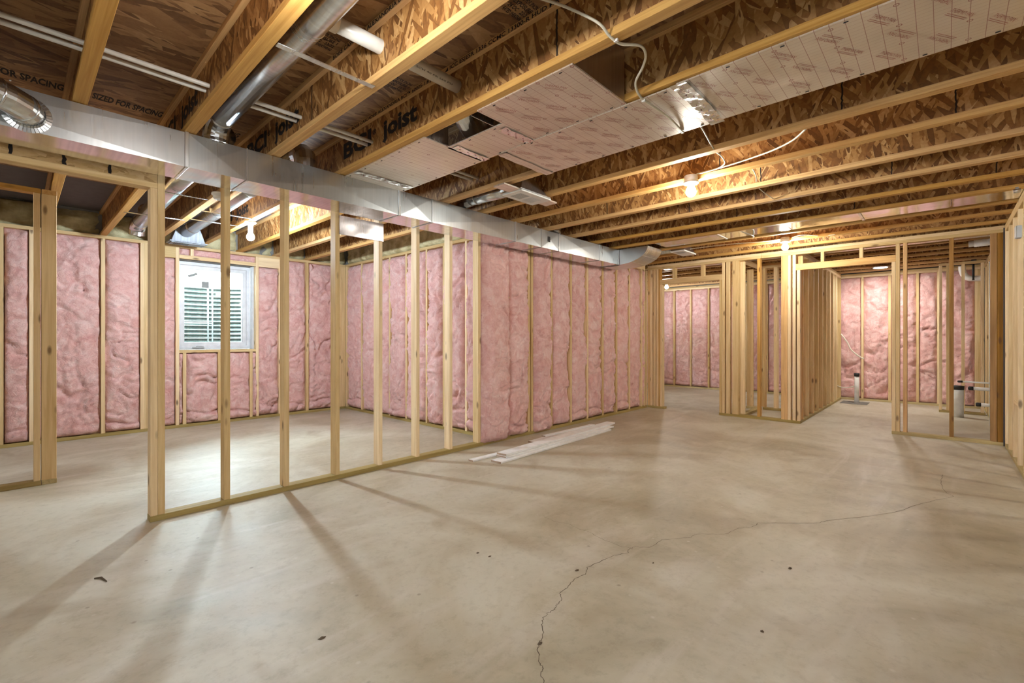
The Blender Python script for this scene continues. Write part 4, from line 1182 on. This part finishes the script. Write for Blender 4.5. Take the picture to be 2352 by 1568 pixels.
# ------------------------------------------------------------------ boards on the floor
BG = 'white trim boards on the floor'
def trim_board(label, p, q, w, z0, t, edge='trim_end'):
    """from p to q along one edge; w is the width to the left of p->q"""
    P, Q = Vector((p[0], p[1], 0)), Vector((q[0], q[1], 0))
    d = (Q - P).normalized(); nrm = Vector((-d.y, d.x, 0)) * w
    ring_ = [P, Q, Q + nrm, P + nrm]
    V = [(v.x, v.y, z0) for v in ring_] + [(v.x, v.y, z0 + t) for v in ring_]
    Fc = [(3, 2, 1, 0), (4, 5, 6, 7), (0, 1, 5, 4), (1, 2, 6, 5), (2, 3, 7, 6), (3, 0, 4, 7)]
    o = mesh_obj('trim_board', None, V, Fc, None, ((P.x + Q.x) / 2, (P.y + Q.y) / 2, z0), mats=['trim_white', edge], fm=[0, 0, 0, 1, 0, 1])
    m = o.modifiers.new('bevel', 'BEVEL'); m.width = .002; m.segments = 2
    return tag(o, label, 'board', BG)
trim_board('long white trim board lying lowest, along the room side of the pile', (3.12, 3.055), (5.23, 3.13), .13, .001, .017)
trim_board('second white trim board lying squarely on the lowest one', (3.25, 3.115), (5.35, 3.165), .13, .019, .016)
trim_board('thick white board on top with its rough fibre end towards the camera', (3.26, 3.12), (5.50, 3.235), .125, .036, .020)
trim_board('slim white trim strip sticking out farthest from the pile', (2.985, 3.30), (5.0, 3.26), .065, .001, .016)
trim_board('short white strip resting across the top of the pile near the insulation', (4.13, 3.335), (5.12, 3.31), .055, .058, .012)
trim_board('brown-backed trim offcut leaning behind the pile beside the sole plate', (3.98, 3.36), (5.35, 3.43), .10, .001, .018, 'trim_end')

# ------------------------------------------------------------------ slab cracks and litter
def crack(pts, w=.004):
    V, Fc = [], []
    P = []
    for a, b in zip(pts[:-1], pts[1:]):
        for j in range(5):
            t = j / 5
            P.append((a[0] + (b[0] - a[0]) * t + random.uniform(-.005, .005), a[1] + (b[1] - a[1]) * t + random.uniform(-.005, .005)))
    P.append(pts[-1])
    for i, p in enumerate(P):
        q = P[min(i + 1, len(P) - 1)]; r = P[max(i - 1, 0)]
        d = Vector((q[0] - r[0], q[1] - r[1])).normalized(); n = Vector((-d.y, d.x)) * w * random.uniform(.25, .6)
        V += [(p[0] - n.x, p[1] - n.y, .0008), (p[0] + n.x, p[1] + n.y, .0008)]
    for i in range(len(P) - 1): Fc.append((2 * i, 2 * i + 1, 2 * i + 3, 2 * i + 2))
    return mesh_obj('slab_crack', floor, V, Fc, 'crack', (P[0][0], P[0][1], 0))
C1 = [(1.15, .93), (1.237, 1.007), (1.268, 1.043), (1.294, 1.052), (1.305, 1.08), (1.344, 1.12), (1.392, 1.156), (1.406, 1.153), (1.473, 1.204), (1.506, 1.235), (1.564, 1.249), (1.599, 1.244), (1.639, 1.259), (1.68, 1.265), (1.727, 1.305), (1.787, 1.306), (1.865, 1.331), (1.952, 1.321), (2.02, 1.349), (2.131, 1.334), (2.226, 1.319), (2.306, 1.277), (2.368, 1.298)]
C2 = [(2.368, 1.298), (2.403, 1.28), (2.46, 1.214), (2.595, 1.21), (2.732, 1.108), (2.82, 1.09), (2.92, .968), (3.086, .934), (3.148, .883), (3.252, .868), (3.446, .66), (3.523, .585), (3.6, .555), (3.889, .357), (4.109, .235), (4.454, .11), (4.794, -.052)]
C3 = [(2.368, 1.298), (2.35, 1.344), (2.359, 1.477), (2.391, 1.581), (2.387, 1.665), (2.406, 1.747), (2.379, 1.845), (2.391, 1.941)]
crack(C1, .0036); crack(C2, .003); crack(C3, .002)
crack([(4.794, -.052), (4.889, -.01), (5.153, .021), (5.496, .008)], .003)
for i, (x, y, s, lab) in enumerate(((1.755, 1.803, .017, 'small dead leaf flake on the slab, one of a pair before the partition'), (1.737, 1.882, .014, 'smaller flake beside the pair before the partition'),
        (2.722, .579, .020, 'dark flake on the slab toward the right side'), (1.953, 1.37, .018, 'dark flake beside the main crack'), (1.387, 1.147, .016, 'brown flake lying on the crack'),
        (2.057, .538, .014, 'brown flake near the bottom right of the slab'), (.825, 1.798, .020, 'brown flake near the bottom left of the slab'), (2.291, 1.121, .010, 'tiny flake between the crack branches'))):
    V = []; Fc = []
    n = 9
    V.append((x, y, .006))
    for k in range(n):
        a = 2 * PI * k / n; r = s * random.uniform(.5, 1)
        V.append((x + r * math.cos(a), y + .6 * r * math.sin(a), .0015))
    for k in range(n): Fc.append((0, 1 + k, 1 + (k + 1) % n))
    tag(mesh_obj('floor_flake', None, V, Fc, 'debris', (x, y, .002)), lab, 'debris', 'flakes and chips on the slab')
tag(tube('bent_nail', None, [(.262, 3.06, .003), (.285, 3.045, .003), (.30, 2.98, .003)], [.004, .006, .002], 'debris', 8), 'brown wood splinter on the slab at the lower left', 'debris', 'flakes and chips on the slab')
